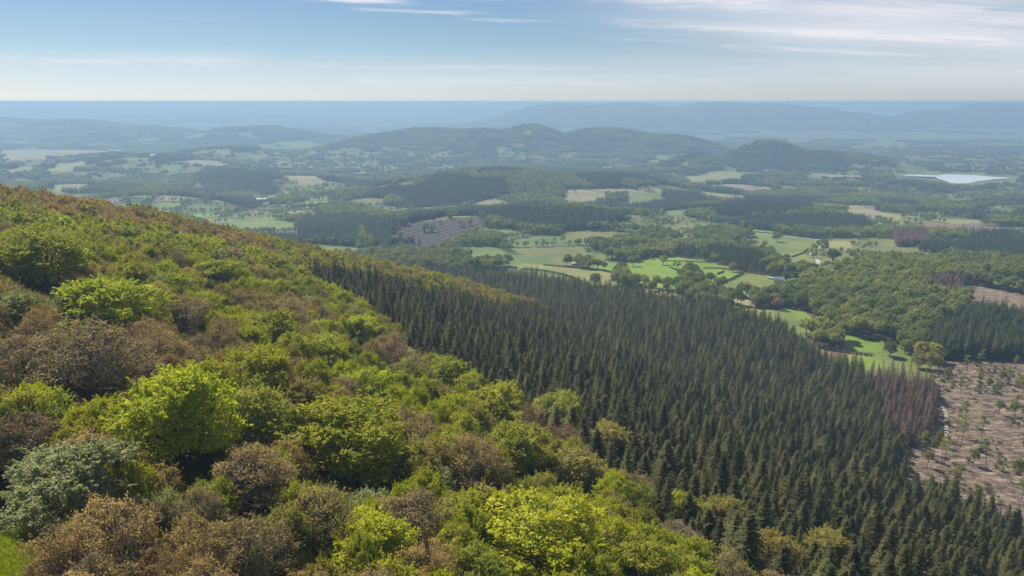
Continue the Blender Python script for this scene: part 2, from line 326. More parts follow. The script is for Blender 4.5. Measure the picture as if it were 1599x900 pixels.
def cover(x, y, z=None):
    """land cover code, ground colour and distance to the field edge for points on the map"""
    x = np.asarray(x, float); y = np.asarray(y, float)
    if z is None: z = ground(x, y)
    wob = np.where(y > 500, 16.0, 5.0)      # ragged edges of woods and fields on the ground
    u, v = project(x + wob * (fbm(x / 24, y / 24 + 31, 3) - 0.5), y + wob * (fbm(x / 24 + 77, y / 24, 3) - 0.5), z)
    p, t = pt(x, y)
    hs = []
    h1, h2, e = parcels(x, y, 120.0)
    H1, H2, E = parcels(x, y, 300.0)
    far = y > 6500
    h1 = np.where(far, H1, h1); h2 = np.where(far, H2, h2); e = np.where(far, E, e)
    big = fbm(x / 900 + 3, y / 900 + 8, 3)
    hill = np.clip((z - (floor_z(y) + ZC) - 25) / 60, 0, 1)
    woody = np.interp(y, [900, 2500, 5000, 9000], [0.42, 0.30, 0.30, 0.28]) + (big - 0.5) * 1.5 + hill * 0.5
    plain = (u > 1250) & (v < 330) & (v > 200)
    woody = np.where(plain, woody - 0.14, woody) + 0.30 * ((y > 4700) & (y < 6600) & (hill > 0.25)) + 0.6 * ((y > 10000) & (hill > 0.5))
    ishill = (z - ZC - floor_z(y)) > 55
    code = np.where(h1 < woody, np.where(h2 + 0.25 * (ishill) > 0.70, 2, 1), 0)
    col = PAL[(h2 * 97 * 10).astype(int) % 10].copy() * np.where(y > 2600, 0.8, 1.0)[..., None]
    named = np.zeros(x.shape, bool)
    front = y > 300
    for cd, cc, jit, poly in POLY:
        m = inpoly(u, v, poly) & front
        if jit == 10:                        # a loose mass of woods with clearings
            m = m & ~((h1 > 0.52) & (y > 1080))
        code = np.where(m, cd, np.where((code > 0) & (jit == 10) & (h1 > 0.52) & (y > 1080) & (y < 2000), 0, code)); col[m] = cc
        if jit != 10: e = np.where(m, 99, e)
    m = inpoly(u, v, [(1400, 270.5), (1500, 269.5), (1595, 276), (1590, 286), (1530, 292), (1480, 293), (1400, 281)]) & (y > 2000); code = np.where(m, 0, code); col[m] = (0.10, 0.125, 0.045); e = np.where(m, 99, e)
    m = inpoly(u, v, LAKE) & (y > 2000)
    code = np.where(m, 6, code); col[m] = (0.12, 0.13, 0.12)
    # the near mountain
    near = (p < 640) & (y < 1000) & inpoly(u, v, CONIF) | (y < 60) & (p < 420)
    onhill = ((z - ZC) > floor_z(y) + 14) & (y < 900)
    shoulder = (t > np.interp(p, [90, 108, 150, 183, 260, 330], [390, 400, 452, 480, 462, 515]) + 6 * np.sin(p / 9.0)) & (p < 352) & onhill
    leafy = (p < 119 + 5 * np.sin(t / 23.0) + 4 * np.sin(t / 9.0)) | shoulder
    m = near & ~leafy
    code = np.where(m, 2, code); col[m] = DARK
    m = (leafy & onhill & (t < 700)) | ((y < 60) & leafy)
    code = np.where(m, 1, code); col[m] = LITTER
    m = inpoly(u, v, [(1340, 588), (1458, 596), (1470, 650), (1455, 700), (1405, 700), (1370, 640)]) & near
    code = np.where(m & (code == 2), 7, code)
    m = inpoly(u, v, FELLED) & front
    code = np.where(m, 3, code); col[m] = FELL
    m = (y < 520) & (p > 372) & ((u > 1620) | (y < 200)) & (code != 3)
    code = np.where(m, 3, code); col[m] = FELL
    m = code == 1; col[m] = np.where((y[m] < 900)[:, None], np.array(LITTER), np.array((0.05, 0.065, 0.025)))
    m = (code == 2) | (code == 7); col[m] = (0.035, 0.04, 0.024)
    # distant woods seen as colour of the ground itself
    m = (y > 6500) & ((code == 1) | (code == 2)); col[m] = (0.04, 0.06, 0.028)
    m = (e < 9) & (code == 0) & (y > 1200); col[m] = (0.05, 0.07, 0.03)
    gl = inpoly(u, v, [(-60, 800), (20, 806), (48, 835), (60, 870), (66, 905), (60, 960), (-60, 960)]) & (y < 200) & (y > 20)
    code = np.where(gl, 0, code); col[gl] = (0.20, 0.25, 0.02)
    return code, col, e, u, v

# ------------------------------------------------------------------ materials
def new_mat(name):
    m = bpy.data.materials.new(name); m.use_nodes = True; t = m.node_tree; t.nodes.clear()
    out = N(t, 'ShaderNodeOutputMaterial'); return m, t, out
def leaf_mat(name, trans=0.35, rough=0.6, gloss=0.05):
    m, t, out = new_mat(name)
    a = N(t, 'ShaderNodeAttribute', attribute_type='INSTANCER', attribute_name='tint')
    lv = N(t, 'ShaderNodeAttribute', attribute_type='GEOMETRY', attribute_name='lv')
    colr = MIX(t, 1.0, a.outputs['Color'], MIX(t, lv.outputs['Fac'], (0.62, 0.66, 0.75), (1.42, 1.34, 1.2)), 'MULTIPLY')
    d = N(t, 'ShaderNodeBsdfDiffuse'); tr = N(t, 'ShaderNodeBsdfTranslucent'); g = N(t, 'ShaderNodeBsdfGlossy'); g.inputs['Roughness'].default_value = rough
    t.links.new(colr, d.inputs[0])
    warm = MIX(t, 1.0, colr, (1.3, 1.38, 0.6), 'MULTIPLY'); t.links.new(warm, tr.inputs[0])
    mx = N(t, 'ShaderNodeMixShader'); mx.inputs[0].default_value = trans; t.links.new(d.outputs[0], mx.inputs[1]); t.links.new(tr.outputs[0], mx.inputs[2])
    m2 = N(t, 'ShaderNodeMixShader'); m2.inputs[0].default_value = gloss; t.links.new(mx.outputs[0], m2.inputs[1]); t.links.new(g.outputs[0], m2.inputs[2])
    t.links.new(m2.outputs[0], out.inputs[0]); return m
def plain_mat(name, col, rough=0.8, noise=None, bump=0.0):
    m, t, out = new_mat(name); b = N(t, 'ShaderNodeBsdfPrincipled'); b.inputs['Roughness'].default_value = rough
    if noise:
        tcn = N(t, 'ShaderNodeTexCoord'); n = NOISE(t, tcn.outputs['Object'], noise[0], 4)
        cc = RAMP(t, n, [(0.3, tuple(c_ * noise[1] for c_ in col)), (0.7, col)]); t.links.new(cc, b.inputs['Base Color'])
        if bump:
            bn = N(t, 'ShaderNodeBump'); bn.inputs['Strength'].default_value = bump; t.links.new(n, bn.inputs['Height']); t.links.new(bn.outputs[0], b.inputs['Normal'])
    else: b.inputs['Base Color'].default_value = (*col, 1)
    t.links.new(b.outputs[0], out.inputs[0]); return m
MAT = dict(
    leaf=leaf_mat('leaves', 0.45, 0.6, 0.015), needle=leaf_mat('needles', 0.15, 0.6, 0.015),
    bark=plain_mat('bark', (0.10, 0.085, 0.07), 0.9, (2.5, 0.5), 0.4), twig=plain_mat('twigs', (0.17, 0.135, 0.12), 0.9, (0.6, 0.7)),
    pinebark=plain_mat('pine_bark', (0.10, 0.07, 0.055), 0.9, (2.0, 0.5), 0.3),
    wood=plain_mat('cut_wood', (0.42, 0.34, 0.25), 0.8, (1.5, 0.5)), brush=plain_mat('dead_brush', (0.16, 0.12, 0.09), 0.9, (0.5, 0.5)),
    road=plain_mat('road_surface', (0.30, 0.29, 0.27), 0.8, (0.2, 0.85)), track=plain_mat('track_surface', (0.34, 0.28, 0.22), 0.9, (0.2, 0.8)),
    render=plain_mat('wall_render', (0.62, 0.58, 0.50), 0.85, (0.5, 0.85)), white=plain_mat('white_wall', (0.85, 0.84, 0.80), 0.7, (0.5, 0.9)),
    stone=plain_mat('stone_wall', (0.33, 0.29, 0.24), 0.9, (1.2, 0.7)), tile=plain_mat('roof_tiles', (0.30, 0.13, 0.09), 0.8, (1.5, 0.6)),
    slate=plain_mat('roof_slates', (0.16, 0.17, 0.20), 0.45, (1.5, 0.7)), sheet=plain_mat('metal_roof', (0.40, 0.41, 0.42), 0.35, (0.5, 0.85)),
    glass=plain_mat('window_glass', (0.05, 0.06, 0.07), 0.15), door=plain_mat('door_paint', (0.16, 0.10, 0.07), 0.6),
    grass=leaf_mat('grass_blades', 0.35),
)
def ground_mat():
    m, t, out = new_mat('land'); b = N(t, 'ShaderNodeBsdfPrincipled'); b.inputs['Roughness'].default_value = 0.95
    b.inputs['Specular IOR Level'].default_value = 0.1
    a = N(t, 'ShaderNodeAttribute', attribute_name='ground_colour')
    k = N(t, 'ShaderNodeAttribute', attribute_name='felled'); st = N(t, 'ShaderNodeAttribute', attribute_name='rows')
    geo = N(t, 'ShaderNodeNewGeometry')
    n1 = NOISE(t, geo.outputs['Position'], 0.012, 5, 0.6); n2 = NOISE(t, geo.outputs['Position'], 0.16, 5, 0.65); n3 = NOISE(t, geo.outputs['Position'], 1.1, 4, 0.6)
    v1 = RAMP(t, n1, [(0.3, (0.72, 0.76, 0.8)), (0.7, (1.22, 1.18, 1.1))]); v2 = RAMP(t, n2, [(0.3, (0.8, 0.82, 0.84)), (0.72, (1.18, 1.14, 1.08))])
    v3 = RAMP(t, n3, [(0.3, (0.86, 0.86, 0.86)), (0.7, (1.12, 1.12, 1.12))])
    colr = MIX(t, 1.0, MIX(t, 1.0, MIX(t, 1.0, a.outputs['Color'], v1, 'MULTIPLY'), v2, 'MULTIPLY'), v3, 'MULTIPLY')
    # felled ground: brash, bark and cut ends in drawn out patches
    mp = N(t, 'ShaderNodeMapping'); t.links.new(geo.outputs['Position'], mp.inputs[0]); mp.inputs['Rotation'].default_value = (0, 0, radians(-8)); mp.inputs['Scale'].default_value = (0.10, 0.42, 0.3)
    f1 = NOISE(t, mp.outputs[0], 1.0, 6, 0.75)
    fel = RAMP(t, f1, [(0.30, (0.035, 0.026, 0.018)), (0.43, (0.085, 0.066, 0.046)), (0.53, (0.17, 0.122, 0.092)), (0.62, (0.29, 0.22, 0.175)), (0.68, (0.14, 0.12, 0.085)), (0.74, (0.12, 0.135, 0.045))])
    colr = MIX(t, k.outputs['Fac'], colr, fel)
    # windrows of brash across the felled slopes
    mp2 = N(t, 'ShaderNodeMapping'); t.links.new(geo.outputs['Position'], mp2.inputs[0]); mp2.inputs['Rotation'].default_value = (0, 0, radians(-57))
    wv = N(t, 'ShaderNodeTexWave', bands_direction='Y', wave_profile='SIN'); t.links.new(mp2.outputs[0], wv.inputs['Vector'])
    wv.inputs['Scale'].default_value = 0.018; wv.inputs['Distortion'].default_value = 1.2; wv.inputs['Detail'].default_value = 2; wv.inputs['Detail Scale'].default_value = 1.5
    rows = RAMP(t, wv.outputs[0], [(0.2, (0.075, 0.055, 0.062)), (0.5, (0.055, 0.043, 0.045)), (0.78, (0.020, 0.027, 0.014))])
    colr = MIX(t, st.outputs['Fac'], colr, rows)
    t.links.new(colr, b.inputs['Base Color'])
    bn = N(t, 'ShaderNodeBump'); bn.inputs['Strength'].default_value = 0.5; bn.inputs['Distance'].default_value = 0.6; t.links.new(n2, bn.inputs['Height']); t.links.new(bn.outputs[0], b.inputs['Normal'])
    t.links.new(b.outputs[0], out.inputs[0]); return m
MAT['land'] = ground_mat()

# ------------------------------------------------------------------ mesh helpers
def make_mesh(name, verts, faces, mat=None, lv=None, smooth=False):
    """verts (n,3), faces (m,k) arrays -> mesh datablock"""
    me = bpy.data.meshes.new(name)
    if isinstance(faces, np.ndarray):
        v = np.asarray(verts, np.float32); nf, k = faces.shape
        me.vertices.add(len(v)); me.vertices.foreach_set('co', v.ravel())
        me.loops.add(nf * k); me.loops.foreach_set('vertex_index', faces.astype(np.int32).ravel())
        me.polygons.add(nf); me.polygons.foreach_set('loop_start', np.arange(0, nf * k, k, dtype=np.int32))
        me.update(calc_edges=True)
    else:
        me.from_pydata([tuple(map(float, p)) for p in verts], [], faces); me.update()
    if mat: me.materials.append(mat)
    if lv is not None:
        at = me.attributes.new('lv', 'FLOAT', 'POINT'); at.data.foreach_set('value', np.asarray(lv, np.float32))
    if smooth: me.polygons.foreach_set('use_smooth', np.ones(len(me.polygons), bool))
    return me
def obj(name, me, parent=None):
    o = bpy.data.objects.new(name, me); COL.objects.link(o)
    if parent: o.parent = parent
    return o
def thing(name, label, cat, loc=(0, 0, 0), rz=0.0, scale=(1, 1, 1), group=None):
    o = bpy.data.objects.new(name, None); COL.objects.link(o); o.empty_display_size = 0.5
    o.location = loc; o.rotation_euler = (0, 0, rz); o.scale = scale
    o['label'] = label; o['category'] = cat
    if group: o['group'] = group
    return o
def unit(a): return a / (np.linalg.norm(a, axis=-1, keepdims=True) + 1e-9)
def tube_arrays(paths, sides=5):
    """paths: list of (points (k,3), radii (k,)) -> verts, quads"""
    V = []; F = []; o = 0
    for P, R in paths:
        P = np.asarray(P, float); R = np.asarray(R, float); k = len(P)
        d = np.gradient(P, axis=0); d = unit(d)
        ref = np.where(np.abs(d[:, 2:3]) > 0.9, np.array([[1., 0, 0]]), np.array([[0, 0, 1.]]))
        a = unit(np.cross(d, ref)); b = np.cross(d, a)
        th = np.arange(sides) * 2 * pi / sides
        ring = P[:, None] + R[:, None, None] * (a[:, None] * np.cos(th)[None, :, None] + b[:, None] * np.sin(th)[None, :, None])
        V.append(ring.reshape(-1, 3))
        i = np.arange(k - 1)[:, None] * sides; j = np.arange(sides)[None]; jn = (j + 1) % sides
        F.append(np.stack([i + j, i + jn, i + sides + jn, i + sides + j], -1).reshape(-1, 4) + o); o += k * sides
    return np.concatenate(V), np.concatenate(F)
def quads(Cn, A_, B_, lv):
    """leaf sprays: pointed quads centred on Cn spanned by A_ (length) and B_ (width), folded a little along the middle"""
    n = len(Cn); nrm = unit(np.cross(A_, B_)); w = np.linalg.norm(B_, axis=1, keepdims=True)
    v = np.stack([Cn - A_, Cn - B_ * 1.0 - nrm * w * 0.25, Cn + A_, Cn + B_ * 1.0 - nrm * w * 0.25], 1).reshape(-1, 3)
    f = np.arange(4 * n).reshape(n, 4); return v, f, np.repeat(lv, 4)
def rand_dirs(n, rg):
    return unit(rg.normal(size=(n, 3)))

def broadleaf(seed, R=5.0, H=16.0, lobes=46, leaves=8000, leaf=0.30, spiky=0.3, twigs=0, flat=1.0, low=-0.35, gap=0.0, trunk=True, sides=5):
    """returns meshes trunk, branches, crown for one tree whose crown is a dome of many leafy boughs"""
    rg = np.random.default_rng(seed)
    hz = H * 0.36 * flat                    # half height of the crown
    cz = H - hz
    d = []
    while len(d) < lobes:
        q = rand_dirs(1, rg)[0]
        if q[2] < low: continue
        if len(d) and min(np.linalg.norm(q - e_) for e_ in d) < 1.55 / math.sqrt(lobes) * 1.35: 
            if rg.random() < 0.9: continue
        d.append(q)
    d = np.array(d); rr = rg.uniform(0.60, 0.88, lobes)[:, None]
    lump = 1 + 0.30 * np.sin(3 * np.arctan2(d[:, 1], d[:, 0]) + rg.uniform(0, 6))[:, None] * (1 - np.abs(d[:, 2:3]))
    L = d * rr * lump * np.array([[R, R, hz]]); lr = rg.uniform(0.19, 0.33, lobes) * R
    # some inner boughs
    # leaves on each bough
    w = lr ** 2; w = w / w.sum(); k = rg.choice(lobes, leaves, p=w)
    n = rand_dirs(leaves, rg); out = d[k]
    n = unit(n + out * 0.55 + np.array([[0, 0, 0.35]]))
    rad = lr[k][:, None] * (0.70 + 0.38 * rg.random((leaves, 1)) ** 0.5)
    pos = L[k] + n * rad * np.array([[1, 1, 0.72]])
    # sprays thrown up and out past the bough
    sp = rg.random(leaves) < spiky; ns = int(sp.sum())
    if ns:
        nsp = lobes * 5; sk = rg.integers(0, lobes, nsp); sd = unit(d[sk] * 0.8 + rg.normal(size=(nsp, 3)) * 0.5 + np.array([[0, 0, 0.35]]))
        st = L[sk] + sd * lr[sk][:, None] * 0.75; sl_ = rg.uniform(0.12, 0.30, nsp) * R
        q = rg.integers(0, nsp, ns); f = rg.random(ns)
        pos[sp] = st[q] + sd[q] * (f * sl_[q])[:, None] + rg.normal(size=(ns, 3)) * (0.035 * R * (1.15 - f))[:, None] * np.array([[1, 1, 0.5]])
        n[sp] = unit(sd[q] + rg.normal(size=(ns, 3)) * 0.5)
    pos[:, 2] += cz
    if gap:
        g = vnoise(pos[:, 0] * 0.8 + pos[:, 2] * 0.7 + seed, pos[:, 1] * 0.8 - pos[:, 2] * 0.5 + 40); keep = g > gap
        pos = pos[keep]; n = n[keep]; k = k[keep]
    m = len(pos)
    nn = unit(n * 0.7 + rg.normal(size=(m, 3)) * 0.55 + np.array([[0, 0, 0.35]]))
    ax = unit(np.cross(nn, rg.normal(size=(m, 3)))); bx = np.cross(nn, ax)
    s = leaf * rg.uniform(0.6, 1.35, m)[:, None]
    lv = np.clip(0.5 + 0.22 * rg.normal(size=m) + 0.55 * (rg.random(lobes)[k] - 0.5), 0, 1)
    v, f, l = quads(pos, ax * s, bx * s * 0.55, lv)
    crown = make_mesh('crown', v, f, MAT['leaf'], l)
    paths = []; tr = 0.022 * H
    th = np.linspace(0, 1, 6); bend = rg.normal(size=2) * 0.35
    tp = np.stack([bend[0] * th ** 2, bend[1] * th ** 2, th * (cz + 0.25 * hz)], 1)
    tv, tf = tube_arrays([(tp, tr * (1.15 - 0.85 * th))], 8 if sides > 3 else 4)
    trunk_me = make_mesh('trunk', tv, tf, MAT['bark'], smooth=True)
    for i in range(lobes):
        h0 = rg.uniform(0.35, 0.95); s0 = np.array([np.interp(h0, th, tp[:, 0]), np.interp(h0, th, tp[:, 1]), np.interp(h0, th, tp[:, 2])])
        if s0[2] > L[i][2] + cz - 0.5: s0 = np.array([0, 0, max(H * 0.25, L[i][2] + cz - 3.0)])
        e_ = L[i] + np.array([0, 0, cz]); mid = s0 * 0.5 + e_ * 0.5 + np.array([0, 0, -0.6]) + rg.normal(size=3) * 0.3
        pth = np.array([s0, mid, e_]); paths.append((pth, np.array([0.10, 0.06, 0.025]) * H / 16 * rg.uniform(0.8, 1.2)))
        if twigs or trunk:
            for _ in range(2 if not twigs else 5):
                e2 = e_ + unit(d[i] + rg.normal(size=3) * 0.8 + np.array([0, 0, 0.3])) * lr[i] * rg.uniform(0.7, 1.1)
                paths.append((np.array([e_ * 0.65 + mid * 0.35, (e_ + e2) / 2 + rg.normal(size=3) * 0.1, e2]), np.array([0.035, 0.025, 0.012])))
    bv, bf = tube_arrays(paths, 3 if sides <= 3 else 4)
    if twigs:
        k2 = rg.integers(0, lobes, twigs); sd = unit(d[k2] * 0.7 + rg.normal(size=(twigs, 3)) * 0.7 + np.array([[0, 0, 0.45]]))
        c0 = L[k2] + rg.normal(size=(twigs, 3)) * lr[k2][:, None] * 0.45 + np.array([[0, 0, cz]]); ln = rg.uniform(0.35, 0.95, twigs)[:, None]
        sx = unit(np.cross(sd, rg.normal(size=(twigs, 3)))) * 0.022 * (leaf / 0.25)
        tv2 = np.stack([c0 - sx, c0 + sx, c0 + sd * ln + sx * 0.4, c0 + sd * ln - sx * 0.4], 1).reshape(-1, 3)
        bf = np.concatenate([bf, np.arange(4 * twigs).reshape(-1, 4) + len(bv)]); bv = np.concatenate([bv, tv2])
    br = make_mesh('branches', bv, bf, MAT['twig'] if twigs else MAT['bark'])
    return trunk_me, br, crown

def conifer(seed, H=21.0, R=3.0, whorls=36, arms=8, pairs=4, base=0.14, leaf=0.34, thin=1.0, droop=0.25, flat_top=False):
    rg = np.random.default_rng(seed); C_ = []; A_ = []; B_ = []; paths = []
    for i in range(whorls):
        f = base + (1 - base) * ((i + rg.uniform(-0.3, 0.3)) / whorls); f = min(max(f, base), 0.995)
        z = H * f; g = (f - base) / (1 - base)
        Lr = R * ((1 - g) ** 0.88) * (0.6 + 0.4 * min(1, g * 5 + 0.5)) + 0.05
        for j in range(arms):
            a = j * 2 * pi / arms + rg.uniform(-0.35, 0.35) + i * 0.7; ln = Lr * rg.uniform(0.72, 1.18)
            dr = droop * (1 - g * 1.3) + rg.normal() * 0.08
            rd = np.array([cos(a), sin(a), 0]); sd = np.array([-sin(a), cos(a), 0])
            if rg.random() > thin: continue
            for q in range(pairs):
                tq = (q + 0.75) / pairs
                pz = -dr * ln * tq + 0.22 * ln * max(0, tq - 0.45) ** 1.2
                P = np.array([0, 0, z + pz]) + rd * ln * tq
                wdt = ln * 0.34 * (1.15 - 0.7 * tq) + 0.08
                if pairs == 1:
                    C_.append(np.array([0, 0, z]) + rd * ln * 0.55 + np.array([0, 0, pz * 0.6])); A_.append(rd * ln * 0.5 + np.array([0, 0, -dr * ln * 0.5])); B_.append(sd * ln * 0.3 + np.array([0, 0, -0.1]))
                    continue
                for sg in (-1, 1):
                    dv = unit(rd * 0.75 + sd * sg * 0.8 + np.array([0, 0, -0.18 + rg.normal() * 0.15]))
                    C_.append(P + dv * wdt * 0.5 + rg.normal(size=3) * 0.04); A_.append(dv * wdt * 0.62)
                    B_.append(unit(np.cross(dv, np.array([rg.normal() * 0.25, rg.normal() * 0.25, 1]))) * leaf * 0.42)
            if pairs > 1:
                C_.append(np.array([0, 0, z - dr * ln + 0.12 * ln]) + rd * ln * 1.0); A_.append(unit(rd + np.array([0, 0, 0.25])) * 0.3); B_.append(sd * 0.1)
    C_ = np.array(C_); A_ = np.array(A_); B_ = np.array(B_); n = len(C_)
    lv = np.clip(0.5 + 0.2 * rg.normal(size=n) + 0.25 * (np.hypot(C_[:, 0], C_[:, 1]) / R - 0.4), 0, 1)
    v, f, l = quads(C_, A_, B_, lv)
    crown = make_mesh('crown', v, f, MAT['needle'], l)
    tv, tf = tube_arrays([(np.array([[0, 0, 0], [0, 0, H * 0.5], [0, 0, H]]), np.array([0.26, 0.15, 0.02]) * H / 21)], 6 if pairs > 1 else 4)
    return make_mesh('trunk', tv, tf, MAT['pinebark'], smooth=True), None, crown

def pine(seed, H=17.0):
    """thin plantation pine left standing on the felled ground: bare stem with a ragged tuft"""
    rg = np.random.default_rng(seed); n = 1500; nl = 12
    th = rg.uniform(0, 2 * pi, nl); rr = rg.uniform(0.2, 1.9, nl); zz = H * rg.uniform(0.48, 0.97, nl)
    rr *= 1.25 * (1.12 - zz / H) / 0.35
    L = np.stack([rr * np.cos(th), rr * np.sin(th), zz], 1); lr = rg.uniform(0.55, 1.15, nl)
    k = rg.integers(0, nl, n); pos = L[k] + rg.normal(size=(n, 3)) * lr[k][:, None] * np.array([[0.55, 0.55, 0.32]])
    nn = unit(rg.normal(size=(n, 3)) + np.array([[0, 0, 0.6]])); ax = unit(np.cross(nn, rg.normal(size=(n, 3)))); bx = np.cross(nn, ax); s = 0.24 * rg.uniform(0.6, 1.3, n)[:, None]
    v, f, l = quads(pos, ax * s, bx * s * 0.5, rg.random(n)); crown = make_mesh('crown', v, f, MAT['leaf'], l)
    b1, b2 = rg.normal(size=2) * 0.5
    tp = np.array([[0, 0, 0], [b1 * 0.3, b2 * 0.3, H * 0.45], [b1, b2, H * 0.93]])
    tv, tf = tube_arrays([(tp, np.array([0.17, 0.12, 0.04]))], 6)
    paths = []
    for i in range(nl):
        s0 = np.array([b1 * L[i][2] / H, b2 * L[i][2] / H, L[i][2] - 0.8]); paths.append((np.array([s0, (s0 + L[i]) / 2 + [0, 0, 0.1], L[i]]), np.array([0.05, 0.035, 0.015])))
    for i in range(6):
        z = H * rg.uniform(0.3, 0.65); a = rg.uniform(0, 6.3); s0 = np.array([b1 * z / H, b2 * z / H, z]); e_ = s0 + np.array([cos(a), sin(a), -0.1]) * rg.uniform(0.5, 1.3); paths.append((np.array([s0, (s0 + e_) / 2, e_]), np.array([0.03, 0.02, 0.01])))
    bv, bf = tube_arrays(paths, 4)
    return make_mesh('trunk', tv, tf, MAT['pinebark'], smooth=True), make_mesh('branches', bv, bf, MAT['pinebark']), crown

# tree stock: every entry is (trunk, branches, crown); unit crown radius 5 m, height 16 m
NEAR_G = [broadleaf(20 + i, lobes=64, leaves=24000, leaf=0.155, spiky=0.42, low=-0.55, twigs=900) for i in range(4)]
NEAR_B = [broadleaf(40 + i, lobes=46, leaves=8200, leaf=0.125, spiky=0.22, twigs=5200, gap=0.22, low=-0.3) for i in range(3)]
MID_G = [broadleaf(60 + i, lobes=34, leaves=4600, leaf=0.34, spiky=0.25, low=-0.25, sides=3) for i in range(4)]
MID_B = [broadleaf(80 + i, lobes=30, leaves=3000, leaf=0.28, spiky=0.25, twigs=1100, gap=0.16, low=-0.25, sides=3) for i in range(3)]
FAR_G = [broadleaf(100 + i, lobes=14, leaves=420, leaf=1.0, spiky=0.12, low=-0.4, flat=1.15, sides=3) for i in range(3)]
NEAR_C = [conifer(120 + i, R=3.7 + 0.3 * i, whorls=30 + 2 * i, arms=8, pairs=5, leaf=0.28) for i in range(4)]
MID_C = [conifer(140 + i, R=3.9, whorls=18, arms=8, pairs=3, leaf=0.5) for i in range(3)]
FAR_C = [conifer(160 + i, R=3.9, whorls=13, arms=7, pairs=1) for i in range(2)]
PINES = [pine(180 + i) for i in range(3)]
TINTS = {
    'bright yellow-green': (0.345, 0.360, 0.015), 'fresh green': (0.300, 0.305, 0.028), 'mid green': (0.235, 0.235, 0.045),
    'olive green': (0.285, 0.255, 0.060), 'coppery brown': (0.350, 0.245, 0.100), 'rusty brown': (0.280, 0.190, 0.095),
    'dull bronze': (0.270, 0.210, 0.105), 'pale grey-green': (0.310, 0.325, 0.150), 'golden yellow': (0.310, 0.255, 0.055), 'deep green': (0.110, 0.150, 0.026)}
def vary(tint, k=0.12):
    f = 1 + RNG.normal() * k
    return [max(0.005, tint[0] * f * (1 + RNG.normal() * 0.03)), max(0.005, tint[1] * f), max(0.004, tint[2] * f * (1 + RNG.normal() * 0.1))]
def plant(stock, name, label, cat, loc, rz, scale, tint, group):
    a_ = 0.04 if name == 'spruce_tree' else 0.09; w_ = 0.03 if name == 'spruce_tree' else 0.12
    o = thing(name, label, cat, loc, rz, (scale[0] * RNG.uniform(1 - w_, 1 + w_), scale[1] * RNG.uniform(1 - w_, 1 + w_), scale[2]), group)
    o.rotation_euler = (RNG.normal() * a_ * 0.6, RNG.normal() * a_ * 0.6, rz)
    for nm, me in zip(('trunk', 'branches', 'crown'), stock):
        if me is None: continue
        ch = obj(nm, me, o)
        if nm == 'crown': ch['tint'] = [float(c_) for c_ in tint]
    return o

# ------------------------------------------------------------------ scatter: one stuff object made of instances of trees that stand in the scene
def scatter(name, label, cat, pts, rots, scales, idx, tints, sources, near=None, near_sources=None):
    n = len(pts); me = bpy.data.meshes.new(name); me.vertices.add(n); me.vertices.foreach_set('co', np.asarray(pts, np.float32).ravel())
    def attr(nm, ty, data, key):
        a = me.attributes.new(nm, ty, 'POINT'); a.data.foreach_set(key, data)
    r3 = RNG.normal(size=(n, 3)).astype(np.float32) * 0.035; r3[:, 2] = rots; attr('rot', 'FLOAT_VECTOR', r3.ravel(), 'vector')
    attr('siz', 'FLOAT_VECTOR', np.asarray(scales, np.float32).ravel(), 'vector')
    attr('idx', 'INT', np.asarray(idx, np.int32), 'value')
    attr('near', 'BOOLEAN', np.zeros(n, bool) if near is None else np.asarray(near, bool), 'value')
    attr('tint', 'FLOAT_VECTOR', np.asarray(tints, np.float32).ravel(), 'vector')
    g = bpy.data.node_groups.new(name, 'GeometryNodeTree')
    g.interface.new_socket('Geometry', in_out='INPUT', socket_type='NodeSocketGeometry'); g.interface.new_socket('Geometry', in_out='OUTPUT', socket_type='NodeSocketGeometry')
    gi = g.nodes.new('NodeGroupInput'); go = g.nodes.new('NodeGroupOutput'); OUT = g.nodes.new('GeometryNodeJoinGeometry')
    def na(nm, ty):
        a = g.nodes.new('GeometryNodeInputNamedAttribute'); a.data_type = ty; a.inputs['Name'].default_value = nm; return a.outputs['Attribute']
    isnear = na('near', 'BOOLEAN'); inv = g.nodes.new('FunctionNodeBooleanMath'); inv.operation = 'NOT'; g.links.new(isnear, inv.inputs[0])
    for srcs, sel in ((sources, inv.outputs[0]), (near_sources, isnear)):
        if not srcs: continue
        J = g.nodes.new('GeometryNodeJoinGeometry'); ip = g.nodes.new('GeometryNodeInstanceOnPoints')
        for src in srcs:
            j = g.nodes.new('GeometryNodeJoinGeometry')
            for so_ in src:
                oi = g.nodes.new('GeometryNodeObjectInfo'); oi.inputs['Object'].default_value = so_; oi.transform_space = 'ORIGINAL'
                g.links.new(oi.outputs['Geometry'], j.inputs[0])
            ti = g.nodes.new('GeometryNodeGeometryToInstance'); g.links.new(j.outputs[0], ti.inputs[0]); g.links.new(ti.outputs[0], J.inputs[0])
        g.links.new(gi.outputs[0], ip.inputs['Points']); g.links.new(J.outputs[0], ip.inputs['Instance']); ip.inputs['Pick Instance'].default_value = True; g.links.new(sel, ip.inputs['Selection'])
        g.links.new(na('idx', 'INT'), ip.inputs['Instance Index']); g.links.new(na('rot', 'FLOAT_VECTOR'), ip.inputs['Rotation']); g.links.new(na('siz', 'FLOAT_VECTOR'), ip.inputs['Scale'])
        g.links.new(ip.outputs[0], OUT.inputs[0])
    g.links.new(OUT.outputs[0], go.inputs[0])
    o = obj(name, me); md = o.modifiers.new('scatter', 'NODES'); md.node_group = g
    o['label'] = label; o['category'] = cat; o['kind'] = 'stuff'
    return o
def parts_of(o): return [c_ for c_ in o.children if c_.type == 'MESH']

